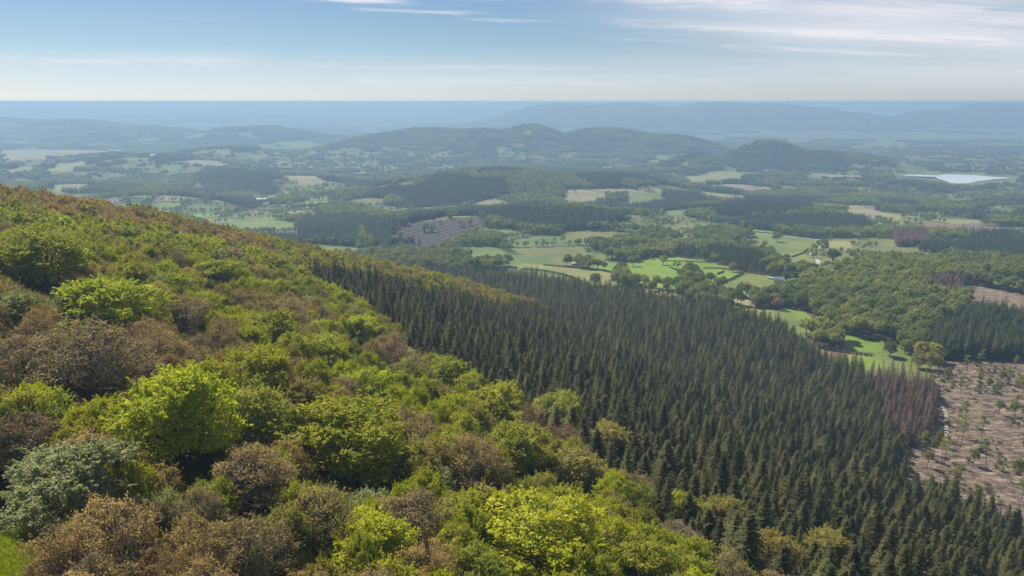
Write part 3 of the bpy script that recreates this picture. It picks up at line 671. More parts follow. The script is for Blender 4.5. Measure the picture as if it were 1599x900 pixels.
# ------------------------------------------------------------------ terrain sheet
fine = np.linspace(-37.5, 37.5, 660); coarse = np.arange(42, 319, 6.0)
ang = np.radians(np.concatenate([fine, coarse])); ang = np.append(ang, ang[0] + 2 * pi)
rad = [14.0]
while rad[-1] < 46000: rad.append(rad[-1] * (1.0085 if rad[-1] > 200 else 1.03))
rad = np.array(rad); TH, RR = np.meshgrid(ang[:-1], rad)
X = (RR * np.sin(TH)).ravel(); Yg = (RR * np.cos(TH)).ravel(); Zg = ground(X, Yg)
code, colr, edge, U, Vv = cover(X, Yg, Zg)
# lake bed stays below its water
LZ = float(np.median(Zg[(code == 6)])) if (code == 6).any() else 0
lake_c = pick(1500, 280)
na_, nr_ = len(ang) - 1, len(rad)
I = np.arange(nr_ - 1)[:, None] * na_; Jx = np.arange(na_)[None]; Jn = (Jx + 1) % na_
F = np.stack([I + Jx, I + Jn, I + na_ + Jn, I + na_ + Jx], -1).reshape(-1, 4)[:, ::-1]
Vt = np.stack([X, Yg, Zg], 1)
# close the middle under the camera
Vt = np.concatenate([Vt, [[0, 0, float(ground(np.array(0.), np.array(0.)))]]])
tm = make_mesh('terrain', Vt, F, MAT['land'], smooth=True)
import bmesh
bm = bmesh.new(); bm.from_mesh(tm); bm.verts.ensure_lookup_table(); cv = bm.verts[len(Vt) - 1]
for j in range(na_): bm.faces.new((cv, bm.verts[(j + 1) % na_], bm.verts[j])).smooth = True
bm.to_mesh(tm); bm.free()
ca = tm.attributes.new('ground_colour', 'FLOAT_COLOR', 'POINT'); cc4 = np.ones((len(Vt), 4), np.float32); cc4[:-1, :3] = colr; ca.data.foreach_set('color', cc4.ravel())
for nm, cds in (('felled', (3,)), ('rows', (4, 5))):
    a = tm.attributes.new(nm, 'FLOAT', 'POINT'); q = np.zeros(len(Vt), np.float32)
    q[:-1] = np.isin(code, cds) * (1.0 if nm == 'felled' else np.where(code == 5, 0.25, 1.0)); a.data.foreach_set('value', q)
terrain = obj('terrain', tm); terrain['kind'] = 'structure'

# water: level sheet with a real shore drawn on the map
def water_mat():
    m, t, out = new_mat('lake_water'); b = N(t, 'ShaderNodeBsdfPrincipled'); b.inputs['Base Color'].default_value = (0.62, 0.60, 0.60, 1); b.inputs['Roughness'].default_value = 0.03  # pale base colour stands in for the bright cloud reflected in the water
    b.inputs['IOR'].default_value = 1.33; b.inputs['Specular IOR Level'].default_value = 1.0
    geo = N(t, 'ShaderNodeNewGeometry'); n = NOISE(t, geo.outputs['Position'], 0.25, 4); bn = N(t, 'ShaderNodeBump'); bn.inputs['Strength'].default_value = 0.08; bn.inputs['Distance'].default_value = 0.2
    t.links.new(n, bn.inputs['Height']); t.links.new(bn.outputs[0], b.inputs['Normal']); t.links.new(b.outputs[0], out.inputs[0]); return m
lp = []
zt = -1e9
for i in range(len(LAKE)):
    for s_ in (0, .34, .67):
        a_, b_ = LAKE[i], LAKE[(i + 1) % len(LAKE)]; lp.append((a_[0] + (b_[0] - a_[0]) * s_ + RNG.uniform(-2, 2) * (s_ > 0), a_[1] + (b_[1] - a_[1]) * s_ + RNG.uniform(-0.3, 0.3) * (s_ > 0)))
gz = [pick(*p_)[2] for p_ in lp]; zl = float(max(gz)) + 1.0
lw = []
for p_ in lp:
    a_, b_ = slope_of(*p_); Yl = (zl - ZC) / b_; lw.append((a_ * Yl, Yl, zl))
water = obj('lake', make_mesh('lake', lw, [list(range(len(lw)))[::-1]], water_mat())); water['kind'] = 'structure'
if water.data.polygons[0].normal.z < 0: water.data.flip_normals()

# ------------------------------------------------------------------ near mountain: leading trees placed as in the photograph
GB = 'broadleaf trees on the near slope'
# column, row of crown middle, crown width px, colour, stock kind, height factor, label
HERO = [
    (275, 672, 155, 'bright yellow-green', 'G', 1.18, 'tall bright yellow-green tree, largest one left of centre, its dark stem showing'),
    (402, 655, 112, 'fresh green', 'G', 1.05, 'fresh green tree with its crown touching the tall bright yellow-green tree'),
    (545, 712, 185, 'bright yellow-green', 'G', 1.0, 'very broad yellow-green tree with tiered sprays in the middle of the slope'),
    (830, 862, 172, 'bright yellow-green', 'G', 1.0, 'round vivid green tree cut by the bottom edge of the picture'),
    (165, 498, 122, 'bright yellow-green', 'G', 1.0, 'sunlit yellow-green tree above the bronze oak on the left'),
    (62, 432, 112, 'fresh green', 'G', 1.15, 'big green tree with deep shade beneath near the left edge'),
    (140, 590, 150, 'dull bronze', 'B', 1.1, 'large domed bronze oak with thin leaves on the left'),
    (112, 778, 138, 'pale grey-green', 'G', 1.0, 'pale silvery green tree above the grassy glade'),
    (266, 800, 50, 'pale grey-green', 'G', 0.9, 'small whitish green tree among brown crowns at lower left'),
    (402, 592, 100, 'bright yellow-green', 'G', 0.95, 'yellow-green tree just above the fresh green pair'),
    (422, 528, 88, 'fresh green', 'G', 0.95, 'rounded green tree with brown oaks on both sides mid slope'),
    (577, 612, 84, 'bright yellow-green', 'G', 0.95, 'bright tree directly above the very broad tiered tree'),
    (818, 712, 96, 'fresh green', 'G', 1.1, 'tall green tree right of the domed brown oak'),
    (874, 648, 78, 'fresh green', 'G', 0.95, 'green tree standing out against the dark spruces'),
    (780, 640, 90, 'bright yellow-green', 'G', 0.95, 'yellow-green tree beside the spruce edge, left of the standout green one'),
    (735, 745, 130, 'coppery brown', 'B', 1.05, 'large domed coppery oak in the middle of the brown patch'),
    (640, 830, 120, 'dull bronze', 'B', 1.0, 'nearly bare grey-brown oak left of the round vivid green tree'),
    (195, 850, 120, 'coppery brown', 'B', 1.05, 'sparse coppery tree with two visible forked stems'),
    (400, 762, 118, 'coppery brown', 'B', 1.0, 'orange-tinged oak below the tall bright yellow-green tree'),
    (500, 820, 108, 'golden yellow', 'B', 1.0, 'golden-leaved oak under the very broad tiered tree'),
    (400, 870, 120, 'dull bronze', 'B', 0.95, 'bare greyish oak at the bottom, left of the golden-leaved oak'),
    (16, 498, 70, 'pale grey-green', 'G', 1.0, 'whitish grey-green tree cut by the left edge'),
    (96, 492, 64, 'pale grey-green', 'B', 0.95, 'small ashen tree between the shaded green tree and bronze oak'),
    (30, 575, 88, 'rusty brown', 'B', 1.0, 'pinkish brown oak cut by the left edge'),
    (952, 694, 72, 'olive green', 'G', 0.95, 'feathery olive tree at the spruce edge right of centre'),
    (900, 745, 90, 'olive green', 'G', 0.95, 'olive green tree below the feathery one'),
    (998, 785, 66, 'fresh green', 'G', 0.9, 'small green tree between bronze crowns near the lower spruce edge'),
    (1056, 792, 52, 'bright yellow-green', 'G', 0.9, 'small vivid yellow-green tree by the lower spruce edge'),
    (1208, 868, 84, 'golden yellow', 'G', 0.95, 'mustard-coloured tree near the lower end of the spruce edge'),
    (1124, 808, 72, 'olive green', 'G', 0.95, 'light olive tree at the spruce edge left of the mustard one'),
    (1285, 868, 84, 'olive green', 'G', 0.9, 'last broadleaf tree before the spruces at the bottom right'),
    (612, 560, 62, 'rusty brown', 'B', 0.9, 'round rusty oak ringed by green crowns below the spruce edge'),
    (1004, 888, 105, 'fresh green', 'G', 0.9, 'green tree at the bottom edge right of the round vivid one'),
    (1130, 900, 90, 'golden yellow', 'B', 0.9, 'golden brown tree at the bottom edge below the light olive one'),
    (200, 445, 70, 'fresh green', 'G', 0.9, 'rounded green tree behind the sunlit yellow-green one'),
    (290, 500, 80, 'dull bronze', 'B', 0.9, 'bronze oak right of the sunlit yellow-green tree'),
    (335, 440, 74, 'bright yellow-green', 'G', 0.9, 'yellow-green dome high on the slope among bronze oaks'),
    (500, 560, 78, 'fresh green', 'G', 0.9, 'green tree right of the rounded one mid slope'),
    (480, 625, 70, 'olive green', 'G', 0.9, 'olive tree between the fresh green pair and the bright one'),
    (640, 680, 90, 'coppery brown', 'B', 0.95, 'copper oak leaning out right of the very broad tiered tree'),
    (560, 520, 62, 'bright yellow-green', 'G', 0.9, 'yellow-green tree at the corner where spruces begin'),
    (700, 590, 74, 'bright yellow-green', 'G', 0.9, 'yellow-green tree right of the round rusty oak'),
    (40, 700, 100, 'rusty brown', 'B', 0.9, 'shaded brown oak above the silvery green tree at the left'),
    (320, 720, 70, 'deep green', 'G', 0.8, 'low dark green tree in the shade of the tall bright one'),
]
placed = []          # x, y, crown radius, u, v, label key
def hero_place(h):
    u, v, w, tint, kind, hf, label = h
    hh = 16 * hf; x, y = pick_canopy(u, v, hh * 0.64)
    dist = math.hypot(x, y) / cos(PITCH)
    R = w / 2 * math.sqrt(x * x + y * y + 70 ** 2) / FPX / 1.0
    return x, y, R
trees = []
for h in HERO:
    x, y, R = hero_place(h)
    trees.append(dict(x=x, y=y, R=R, H=16 * h[5] * (0.88 + 0.30 * max(0, R / 5.5 - 0.6)), tint=h[3], kind=h[4], label=h[6], hero=True))
# fill the mountain side
def dart(n_try, xr, yr, keep, rfun, existing, factor=0.80):
    cell = 14.0; gridd = {}
    def add(x, y, r): gridd.setdefault((int(x // cell), int(y // cell)), []).append((x, y, r))
    for q in existing: add(*q)
    out = []
    xs = RNG.uniform(xr[0], xr[1], n_try); ys = RNG.uniform(yr[0], yr[1], n_try)
    k = keep(xs, ys); xs = xs[k]; ys = ys[k]; rs = rfun(len(xs))
    for x, y, r in zip(xs, ys, rs):
        gx, gy = int(x // cell), int(y // cell); ok = True
        for i in (-1, 0, 1):
            for j in (-1, 0, 1):
                for (a_, b_, c_) in gridd.get((gx + i, gy + j), ()):
                    if (a_ - x) ** 2 + (b_ - y) ** 2 < ((c_ + r) * factor) ** 2: ok = False; break
                if not ok: break
            if not ok: break
        if ok: add(x, y, r); out.append((x, y, r))
    return out
GL = [(-60, 765), (34, 775), (84, 815), (108, 905), (108, 1100), (-200, 1100), (-200, 765)]
def keep_leaf(x, y):
    z = ground(x, y); cd, _, _, u, v = cover(x, y, z)
    u2, v2 = project(x, y, z + 8)
    glade = inpoly(u, v, GL) | inpoly(u2, v2, GL) | (((np.hypot(x, y)) < 40))
    return (cd == 1) & (y > 20) & (u > -260) & (u < 1850) & (v < 1250) & ~glade & (np.abs(x) < 0.95 * y + 60)
ex = [(t_['x'], t_['y'], t_['R']) for t_ in trees]
_kl = keep_leaf
def keep_leaf(x, y):
    m = _kl(x, y); z = ground(x, y); u, v = project(x, y, z + 15); d = np.hypot(x, y); rp = 5.0 * FPX / np.hypot(d, 60)
    for q, h in zip(trees, HERO):
        dh = math.hypot(q['x'], q['y'])
        m &= ~((d < dh) & (np.abs(u - h[0]) < 0.30 * h[2] + rp * 0.5) & (v < h[1] + 0.16 * h[2]) & (v > h[1] - h[2]))
    return m
fill = dart(120000, (-520, 340), (15, 620), keep_leaf, lambda n: np.clip(RNG.normal(3.6, 0.85, n), 2.1, 5.8), ex, 0.655)
shrubs = dart(60000, (-300, 240), (20, 330), _kl, lambda n: np.clip(RNG.normal(1.9, 0.4, n), 1.2, 2.8), [(q[0], q[1], q[2] * 0.55) for q in fill] + [(q[0], q[1], q[2] * 0.6) for q in ex], 0.8)
print('shrubs', len(shrubs))
print('fill', len(fill))
def patch_tint(x, y):
    n = fbm(np.array(x / 55.0 + 3), np.array(y / 55.0 + 1), 3); p, t = pt(x, y)
    b = 0.54 - 0.10 * np.clip((p - 30) / 80, 0, 1) + 0.05 * (y < 110)
    r = RNG.random()
    if t > 440 and p > 120: return random.choices(['golden yellow', 'dull bronze', 'olive green', 'coppery brown', 'fresh green'], [2, 2, 5, 1, 4])[0]
    if n + RNG.normal() * 0.07 > 1 - b: return random.choices(['coppery brown', 'dull bronze', 'rusty brown', 'golden yellow', 'olive green'], [4, 4, 3, 1.2, 1])[0]
    return random.choices(['bright yellow-green', 'fresh green', 'mid green', 'olive green', 'pale grey-green', 'dull bronze'], [5, 4.5, 1.6, 2, 0.6, 0.8])[0]
BROWN = {'coppery brown', 'dull bronze', 'rusty brown'}
for x, y, r in fill:
    ti = patch_tint(x, y); kd = 'B' if ti in BROWN or (ti == 'golden yellow' and RNG.random() < 0.6) else 'G'
    trees.append(dict(x=x, y=y, R=r * 1.22, H=16 * RNG.uniform(0.82, 1.12) * (0.75 + 0.25 * r / 4.5), tint=ti, kind=kd, hero=False))
for x, y, r in shrubs:
    ti = random.choice(['deep green', 'deep green', 'dull bronze', 'olive green', 'rusty brown', 'mid green']); trees.append(dict(x=x, y=y, R=r * 1.25, H=RNG.uniform(6, 10), tint=ti, kind='B' if ti in BROWN else 'G', hero=False, low=True))
for t_ in trees:
    t_['z'] = float(ground(np.array(t_['x']), np.array(t_['y']))); t_['u'], t_['v'] = [float(q) for q in project(t_['x'], t_['y'], t_['z'] + t_['H'] * 0.66)]
    t_['d'] = math.hypot(t_['x'], t_['y']); t_['size'] = t_['R'] / t_['d'] * (1 if -30 < t_['u'] < 1629 and t_['v'] < 960 else 0.0)
order = sorted(trees, key=lambda q: (not q['hero'], -q['size'] * (0.5 if q.get('low') else 1)))
indiv, rest = order[:300], order[300:]
KIND_WORD = {'G': 'broadleaf tree', 'B': 'oak'}
SHORT = {h[6]: s for h, s in zip(HERO, ['the tall bright yellow-green tree', 'the fresh green neighbour of the tallest tree', 'the very broad tiered tree', 'the round vivid green tree', 'the sunlit yellow-green tree',
    'the shaded big green tree', 'the large domed bronze oak', 'the silvery green tree', 'the small whitish tree', 'the yellow-green tree above the pair', 'the rounded mid-slope green tree',
    'the bright tree above the broad one', 'the tall green tree', 'the green tree against the spruces', 'the yellow-green spruce-edge tree', 'the domed coppery oak', 'the nearly bare oak', 'the sparse forked coppery tree',
    'the orange-tinged oak', 'the golden-leaved oak', 'the bare greyish oak', 'the whitish left-edge tree', 'the small ashen tree', 'the pinkish left-edge oak', 'the feathery olive tree', 'the olive tree below the feathery one',
    'the small green lower-edge tree', 'the small vivid lower-edge tree', 'the mustard-coloured tree', 'the light olive tree', 'the last broadleaf tree', 'the round rusty oak', 'the bottom-edge green tree', 'the golden brown bottom tree',
    'the green tree behind the sunlit one', 'the bronze oak right of sunlit one', 'the high yellow-green dome', 'the second mid-slope green tree', 'the olive tree mid slope', 'the leaning copper oak', 'the spruce-corner tree',
    'the tree beside the rusty oak', 'the shaded brown oak', 'the low tree in shade'])}
heroes = [t_ for t_ in trees if t_['hero']]
used = {}
def rel_label(adj, noun, u, v, marks, key):
    best = min(marks, key=lambda m: math.hypot(m[0] - u, (m[1] - v) * 1.3)); du, dv = u - best[0], v - best[1]
    dist = math.hypot(du, dv)
    hor = 'left' if du < 0 else 'right'; ver = 'above' if dv < 0 else 'below'
    if abs(du) > 2.2 * abs(dv): rel = hor + ' of'
    elif abs(dv) > 2.2 * abs(du): rel = ver
    else: rel = ver + ' and ' + hor + ' of'
    pre = 'just ' if dist < 60 else ('well ' if dist > 130 else '')
    s = f'{adj} {noun} {pre}{rel} {best[2]}'
    if len(s.replace('-', ' ').split()) > 16: s = f'{adj} {noun} {rel} {best[2]}'
    for extra in ('', 'slender ', 'rounded ', 'ragged '):
        pass
    return s
marks = [(t_['u'], t_['v'], SHORT[t_['label']]) for t_ in heroes]
SRC = {}
for i, t_ in enumerate(indiv):
    near = t_['d'] < 330
    pool = (NEAR_G if t_['kind'] == 'G' else NEAR_B) if near else (MID_G if t_['kind'] == 'G' else MID_B)
    vi = int(RNG.integers(len(pool))); st = pool[vi]
    sr = t_['R'] / 5.0; sz = t_['H'] / 16.0
    if t_['hero']: lab = t_['label']
    else:
        szw = 'large ' if t_['R'] > 5.4 else ('small ' if t_['R'] < 4.0 else '')
        lab = rel_label(szw + t_['tint'], 'oak' if t_['kind'] == 'B' else 'tree', t_['u'], t_['v'], marks, i)
    o = plant(st, 'oak_tree' if t_['kind'] == 'B' else 'beech_tree', lab, 'tree', (t_['x'], t_['y'], t_['z'] - 0.3), RNG.uniform(0, 6.28), (sr, sr, sz), vary(TINTS[t_['tint']], 0.08), GB)
    SRC.setdefault(('near' if near else 'mid', t_['kind'], vi), o)
# stock variants that found no place yet stand on the far side of the hill as single trees
def ensure(pool, lod, kd, name, group):
    r = []
    for vi, st in enumerate(pool):
        o = SRC.get((lod, kd, vi))
        if o is None and rest:
            q = rest.pop(0); o = plant(st, name, rel_label(q['tint'], 'tree', q['u'], q['v'], marks, 0), 'tree', (q['x'], q['y'], q['z'] - 0.3), 1.0, (q['R'] / 5, q['R'] / 5, q['H'] / 16), vary(TINTS[q['tint']]), group)
        r.append(parts_of(o))
    return r
SG = ensure(MID_G, 'mid', 'G', 'beech_tree', GB); SB = ensure(MID_B, 'mid', 'B', 'oak_tree', GB); NG = ensure(NEAR_G, 'near', 'G', 'beech_tree', GB); NB = ensure(NEAR_B, 'near', 'B', 'oak_tree', GB)
pts = np.array([(q['x'], q['y'], q['z'] - 0.3) for q in rest]); nG = len(SG)
sc_ = np.array([(q['R'] / 5, q['R'] / 5, q['H'] / 16) for q in rest]); ti_ = np.array([vary(TINTS[q['tint']], 0.1) for q in rest]); kk = np.array([q['kind'] == 'G' for q in rest])
rd = np.array([q['d'] for q in rest])
for nm, lab, m, src, nsrc in (('green_woodland', 'green and yellow-green spring crowns covering the upper near slope', kk, SG, NG), ('bronze_woodland', 'bronze and copper oak crowns mixed through the near slope', ~kk, SB, NB)):
    scatter(nm, lab, 'woodland', pts[m], RNG.uniform(0, 6.28, m.sum()), sc_[m], RNG.integers(0, 12, m.sum()), ti_[m], src, rd[m] < 360, nsrc)

# ------------------------------------------------------------------ the spruce plantation
def keep_con(x, y):
    z = ground(x, y); cd, _, _, u, v = cover(x, y, z)
    return ((cd == 2) | (cd == 7)) & ((fbm(x / 16 + 9, y / 16, 2) < 0.76)) & (u > -100) & (u < 1850) & (v < 1250) & (y > 50)
cons = dart(230000, (-260, 620), (60, 1000), keep_con, lambda n: np.clip(RNG.normal(2.45, 0.55, n), 1.4, 3.8), [(q['x'], q['y'], q['R'] * 0.7) for q in trees if q['x'] > -260], 0.86)
print('conifers', len(cons))
cx = np.array([q[0] for q in cons]); cy = np.array([q[1] for q in cons]); cr = np.array([q[2] for q in cons]); cz_ = ground(cx, cy)
ccode = cover(cx, cy, cz_)[0]; Hc = (0.80 + 0.42 * fbm(cx / 38, cy / 38, 3)) * np.clip(RNG.normal(15.3, 3.0, len(cx)), 8, 22) * (0.7 + 0.3 * cr / 2.45)
cu, cvv = project(cx, cy, cz_ + Hc * 0.8); cd_ = np.hypot(cx, cy)
vis = (cu > -20) & (cu < 1620) & (cvv < 940)
sc_key = np.where(vis, Hc / cd_, 0)
ordr = np.argsort(-sc_key)
dead = ccode == 7
def con_tint(i):
    if dead[i]:
        k = RNG.uniform(.6, 1.3); return [0.115 * k, (0.078 + RNG.uniform(-.01, .012)) * k, 0.058 * k]
    r = RNG.random()
    if r < 0.0012: return [0.17, 0.09, 0.045]
    k = RNG.uniform(0.45, 1.5); g = RNG.random() * 0.5
    return [(0.062 + 0.036 * g) * k, (0.069 + 0.020 * g) * k, (0.020 + 0.014 * g) * k]
marks2 = [(m[0], m[1], m[2]) for m in marks if m[0] > 540] + [(1400, 640, 'the brown dead larches'), (1416, 730, 'the corner of the felled ground'), (1550, 790, 'the felled ground'), (470, 410, 'the upper spruce corner'), (800, 500, 'the tip of the broadleaf shoulder')]
ordr = np.array([i for i in ordr if RNG.random() > 0.05]); ind_c = [i for i in ordr if not dead[i]][:290]
SRCC = {}
for i in ind_c:
    near = cd_[i] < 420; pool = NEAR_C if near else MID_C; vi = int(RNG.integers(len(pool)))
    hw = 'tall' if Hc[i] > 23 else ('short' if Hc[i] < 18 else 'dark'); 
    tn = con_tint(i); gw = 'grey-green' if tn[0] / tn[1] > 0.87 else 'deep green'
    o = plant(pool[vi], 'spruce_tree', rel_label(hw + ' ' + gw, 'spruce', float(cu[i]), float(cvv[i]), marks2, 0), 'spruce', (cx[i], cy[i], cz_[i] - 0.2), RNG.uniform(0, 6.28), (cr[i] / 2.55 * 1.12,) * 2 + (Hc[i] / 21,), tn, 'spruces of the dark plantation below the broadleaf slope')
    SRCC.setdefault((near, vi), o)
rest_c = np.array([i for i in ordr if i not in set(ind_c)])
def ensure_c(pool, near):
    global rest_c
    r = []
    for vi, st in enumerate(pool):
        o = SRCC.get((near, vi))
        if o is None:
            k0 = next(k for k in range(len(rest_c)) if not dead[rest_c[k]]); i = rest_c[k0]; rest_c = np.delete(rest_c, k0)
            o = plant(st, 'spruce_tree', rel_label('dark deep green', 'spruce', float(cu[i]), float(cvv[i]), marks2, 0), 'spruce', (cx[i], cy[i], cz_[i] - 0.2), 1.0, (cr[i] / 2.55,) * 2 + (Hc[i] / 21,), con_tint(i), 'spruces of the dark plantation below the broadleaf slope')
        r.append(parts_of(o))
    return r
SC = ensure_c(MID_C, False); SCN = ensure_c(NEAR_C, True)
for nm, lab, cat, m in (('spruce_plantation', 'dark spruce plantation filling the middle of the valley side', 'plantation', ~dead[rest_c]), ('dead_larch_stand', 'reddish brown dead conifers at the plantation corner beside the felled ground', 'dead trees', dead[rest_c])):
    ii = rest_c[m]; n = len(ii); k = 1.2 if nm[0] == 's' else 0.9
    scatter(nm, lab, cat, np.stack([cx[ii], cy[ii], cz_[ii] - 0.2], 1), RNG.uniform(0, 6.28, n), np.stack([cr[ii] / 2.55 * k, cr[ii] / 2.55 * k, Hc[ii] / 21], 1), RNG.integers(0, 12, n), np.array([con_tint(i) for i in ii]), SC, cd_[ii] < 480, SCN)

# ------------------------------------------------------------------ single trees of the fields in the valley (column, row of foot, width px, colour, label)
FT = [
    (1036, 414, 14, 'olive green', 'lone round tree in the middle of the pale green pasture, its shadow beside it'), (989, 416, 16, 'mid green', 'spreading tree at the left side of the pale green pasture'),
    (1058, 420, 12, 'mid green', 'small tree right of the lone round tree in the pasture'), (1076, 424, 14, 'mid green', 'tree on the wall line between pasture and green paddock'),
    (1084, 434, 20, 'deep green', 'leafy tree at the left corner of the green paddock'), (970, 432, 22, 'deep green', 'tree at the corner of the two left pastures'), (966, 446, 22, 'olive green', 'yellowish tree in front of the corner tree'),
    (978, 450, 16, 'mid green', 'tree right of the yellowish corner tree'), (931, 446, 18, 'deep green', 'dark round tree at the plantation edge left of the yellowish one'), (1018, 455, 14, 'mid green', 'first of the small trees along the pasture foot'),
    (1041, 456, 13, 'mid green', 'second small tree along the pasture foot'), (1060, 456, 24, 'deep green', 'large tree left in the clump below the pasture'), (1078, 457, 24, 'deep green', 'large tree right in the clump below the pasture'),
    (1145, 425, 13, 'olive green', 'small tree before the pine clump at the paddock top'), (1228, 440, 14, 'deep green', 'dark tree by the barns'), (1268, 432, 20, 'deep green', 'tree at the head of the hedge right of the barns'),
    (1279, 441, 16, 'mid green', 'tree at the corner of the round wood'), (1246, 452, 14, 'deep green', 'tree along the diagonal hedge below the barns'), (1262, 514, 7, 'deep green', 'tiny dark tree in the bright meadow'),
    (1288, 511, 8, 'mid green', 'tiny pale tree in the bright meadow'), (1390, 557, 22, 'deep green', 'dark tree at the lower end of the bright meadow'), (1413, 552, 20, 'mid green', 'tree where the round wood meets the bright meadow'),
    (1440, 562, 28, 'olive green', 'tall pale tree left of the felled ground'), (1452, 578, 26, 'olive green', 'broad pale tree above the dead larches'), (1432, 575, 20, 'mid green', 'bushy tree left of the broad pale one'),
    (1212, 378, 17, 'deep green', 'dark round tree in the field beside the road'), (1245, 372, 4, 'mid green', 'tiny tree in the field above the road bend'), (1286, 394, 20, 'deep green', 'round tree right of the curving road'),
    (1270, 404, 16, 'mid green', 'tree left of the road below its bend'), (1300, 410, 22, 'deep green', 'broad tree right of the road junction'), (1296, 370, 12, 'mid green', 'tree behind the white house at the bend'),
    (1318, 372, 16, 'mid green', 'second tree right of the bend house'), (1340, 374, 18, 'olive green', 'third tree right of the bend house'), (1275, 363, 10, 'deep green', 'pointed dark tree left of the bend house'),
    (1330, 404, 14, 'mid green', 'single tree in the rough pasture right of the junction'), (1160, 356, 11, 'mid green', 'small tree above the road left part'), (1490, 470, 15, 'deep green', 'round dark tree below the small felled strip'),
    (1215, 484, 18, 'dull bronze', 'greyish bare tree at the end of the tan field'), (1232, 482, 14, 'deep green', 'dark tree at the upper tip of the bright meadow'), (1188, 294, 6, 'deep green', 'tiny tree on the purple ploughed field'),
    (898, 300, 5, 'deep green', 'tiny lone tree in the tan field far off'), (885, 302, 5, 'deep green', 'tiny tree at the left end of the far tan field'),
]
SF = []
for k, (u, v, w, ti, lab) in enumerate(FT):
    x, y, z = pick(u, v); R = w / 2 * math.hypot(y, 200) / FPX; R = min(R, 9.5)
    st = NEAR_G[k % 4] if y < 1100 and k > 2 else FAR_G[k % 3]
    if ti == 'dull bronze': st = MID_B[0]
    hz_ = (0.62 * R / 5 + 0.22)
    o = plant(st, 'field_tree', lab, 'tree', (x, y, z - 0.13 * 16 * hz_), RNG.uniform(0, 6.28), (R / 5, R / 5, hz_), vary(TINTS[ti], 0.06), 'single trees of the valley fields')
    if st in FAR_G and len(SF) < 3 and st not in [q[1] for q in SF]: SF.append((parts_of(o), st))
SF = [q[0] for q in SF]
px_, py_ = jitter = (lambda g: (g[0].ravel(), g[1].ravel()))(np.meshgrid(np.arange(150, 420, 7.0), np.arange(850, 1250, 9.0)))
px_ = px_ + RNG.uniform(-2.5, 2.5, px_.shape); py_ = py_ + RNG.uniform(-3, 3, py_.shape); pz_ = ground(px_, py_); pu_, pv_ = project(px_, py_, pz_)
pm_ = inpoly(pu_, pv_, [(1056, 395), (1084, 393), (1088, 400), (1122, 393), (1196, 408), (1196, 431), (1150, 423), (1112, 406), (1056, 402)])
for k, (x, y, z) in enumerate(zip(px_[pm_], py_[pm_], pz_[pm_])):
    s_ = RNG.uniform(0.8, 1.15)
    plant(MID_C[k % 3] if k % 4 else PINES[k % 3], 'pine_tree', 'tall dark pine of the clump standing above the round pale field', 'pine', (x, y, z), RNG.uniform(0, 6), (s_ * 1.15, s_ * 1.15, s_ * 0.95), (0.045, 0.06, 0.028), 'pines of the clump above the round field')
print('clump', int(pm_.sum()))
cdr = plant(FAR_C[0], 'conifer', 'tall dark conifer standing alone beside the village road', 'conifer', pick(1140, 305), 0, (1.4, 1.4, 0.9), (0.035, 0.05, 0.028), None)
cdr2 = plant(FAR_C[1], 'conifer', 'lone dark conifer on the hill above the tan field', 'conifer', pick(854, 276), 0, (1.6, 1.6, 0.9), (0.035, 0.05, 0.028), None)
SFC = [parts_of(cdr), parts_of(cdr2)]

# ------------------------------------------------------------------ woods, plantations and hedgerows of the valley (900 m to 3 km)
def jitter_grid(x0, x1, y0, y1, s):
    gx, gy = np.meshgrid(np.arange(x0, x1, s), np.arange(y0, y1, s)); x = gx.ravel() + RNG.uniform(-.45, .45, gx.size) * s; y = gy.ravel() + RNG.uniform(-.45, .45, gy.size) * s
    k = (np.abs(x) < 0.76 * y + 40); return x[k], y[k]
def grow(x0, x1, y0, y1, s, wood_codes, ymin, hedge=0.0, thin=None):
    x, y = jitter_grid(x0, x1, y0, y1, s); z = ground(x, y); cd, _, e, u, v = cover(x, y, z); p, t = pt(x, y)
    m = np.isin(cd, wood_codes)
    m |= (cd == 4) & (fbm(x / 30 + 5, y / 30, 3) > 0.76) & (RNG.random(len(x)) < 0.6)
    m = m & ~((cd == 8) & ((fbm(x / 38, y / 38, 3) < 0.53) | (RNG.random(len(x)) > 0.6)))
    onhill = (t < 700) & (z - ZC > floor_z(y) + 14) & (y < 900)
    inner = (p < 640) & (y < 1000) & inpoly(u, v, CONIF)
    m &= ~onhill & ~inner & (y > ymin) & (v > 150) & (u > -80) & (u < 1680)
    if hedge: 
        m |= (cd == 0) & (e < 5.0) & (y > 1250) & (RNG.random(len(x)) < hedge)
        m |= (cd == 0) & (e > 20) & (e < 90) & (y > 1250) & (RNG.random(len(x)) < (0.006 if ymin < 2900 else 0.0015))
    return x[m], y[m], z[m], cd[m]
GT = np.array([(0.17, 0.20, 0.05), (0.14, 0.18, 0.045), (0.12, 0.16, 0.042), (0.10, 0.135, 0.035), (0.155, 0.17, 0.06), (0.13, 0.15, 0.045)])
x, y, z, cd = grow(-2500, 2500, 480, 3100, 8.2, (1, 8), 480, 0.75)
n = len(x); print('valley broadleaf', n)
g = np.clip((fbm(x / 130, y / 130, 2) - 0.3) * 9 + RNG.normal(size=n) * 1.0, 0, 5).astype(int)
sz = RNG.uniform(0.78, 1.22, n) * np.where(cd == 8, 0.5, 1.0) * np.where(cd == 0, 0.75, 1.0)
tin = GT[g] * np.array([[1.12, 1.0, 1.0]]) * RNG.uniform(0.75, 1.2, (n, 1))
scatter('valley_woods', 'soft green broadleaf woods and hedgerow trees covering the valley and its low hills', 'woods', np.stack([x, y, z - 0.4], 1), RNG.uniform(0, 6.28, n), np.stack([sz, sz, sz * RNG.uniform(0.8, 1.05, n)], 1), RNG.integers(0, 12, n), tin * np.where(y < 1150, 1.45, 1.3)[:, None], SF, y < 1150, SG)
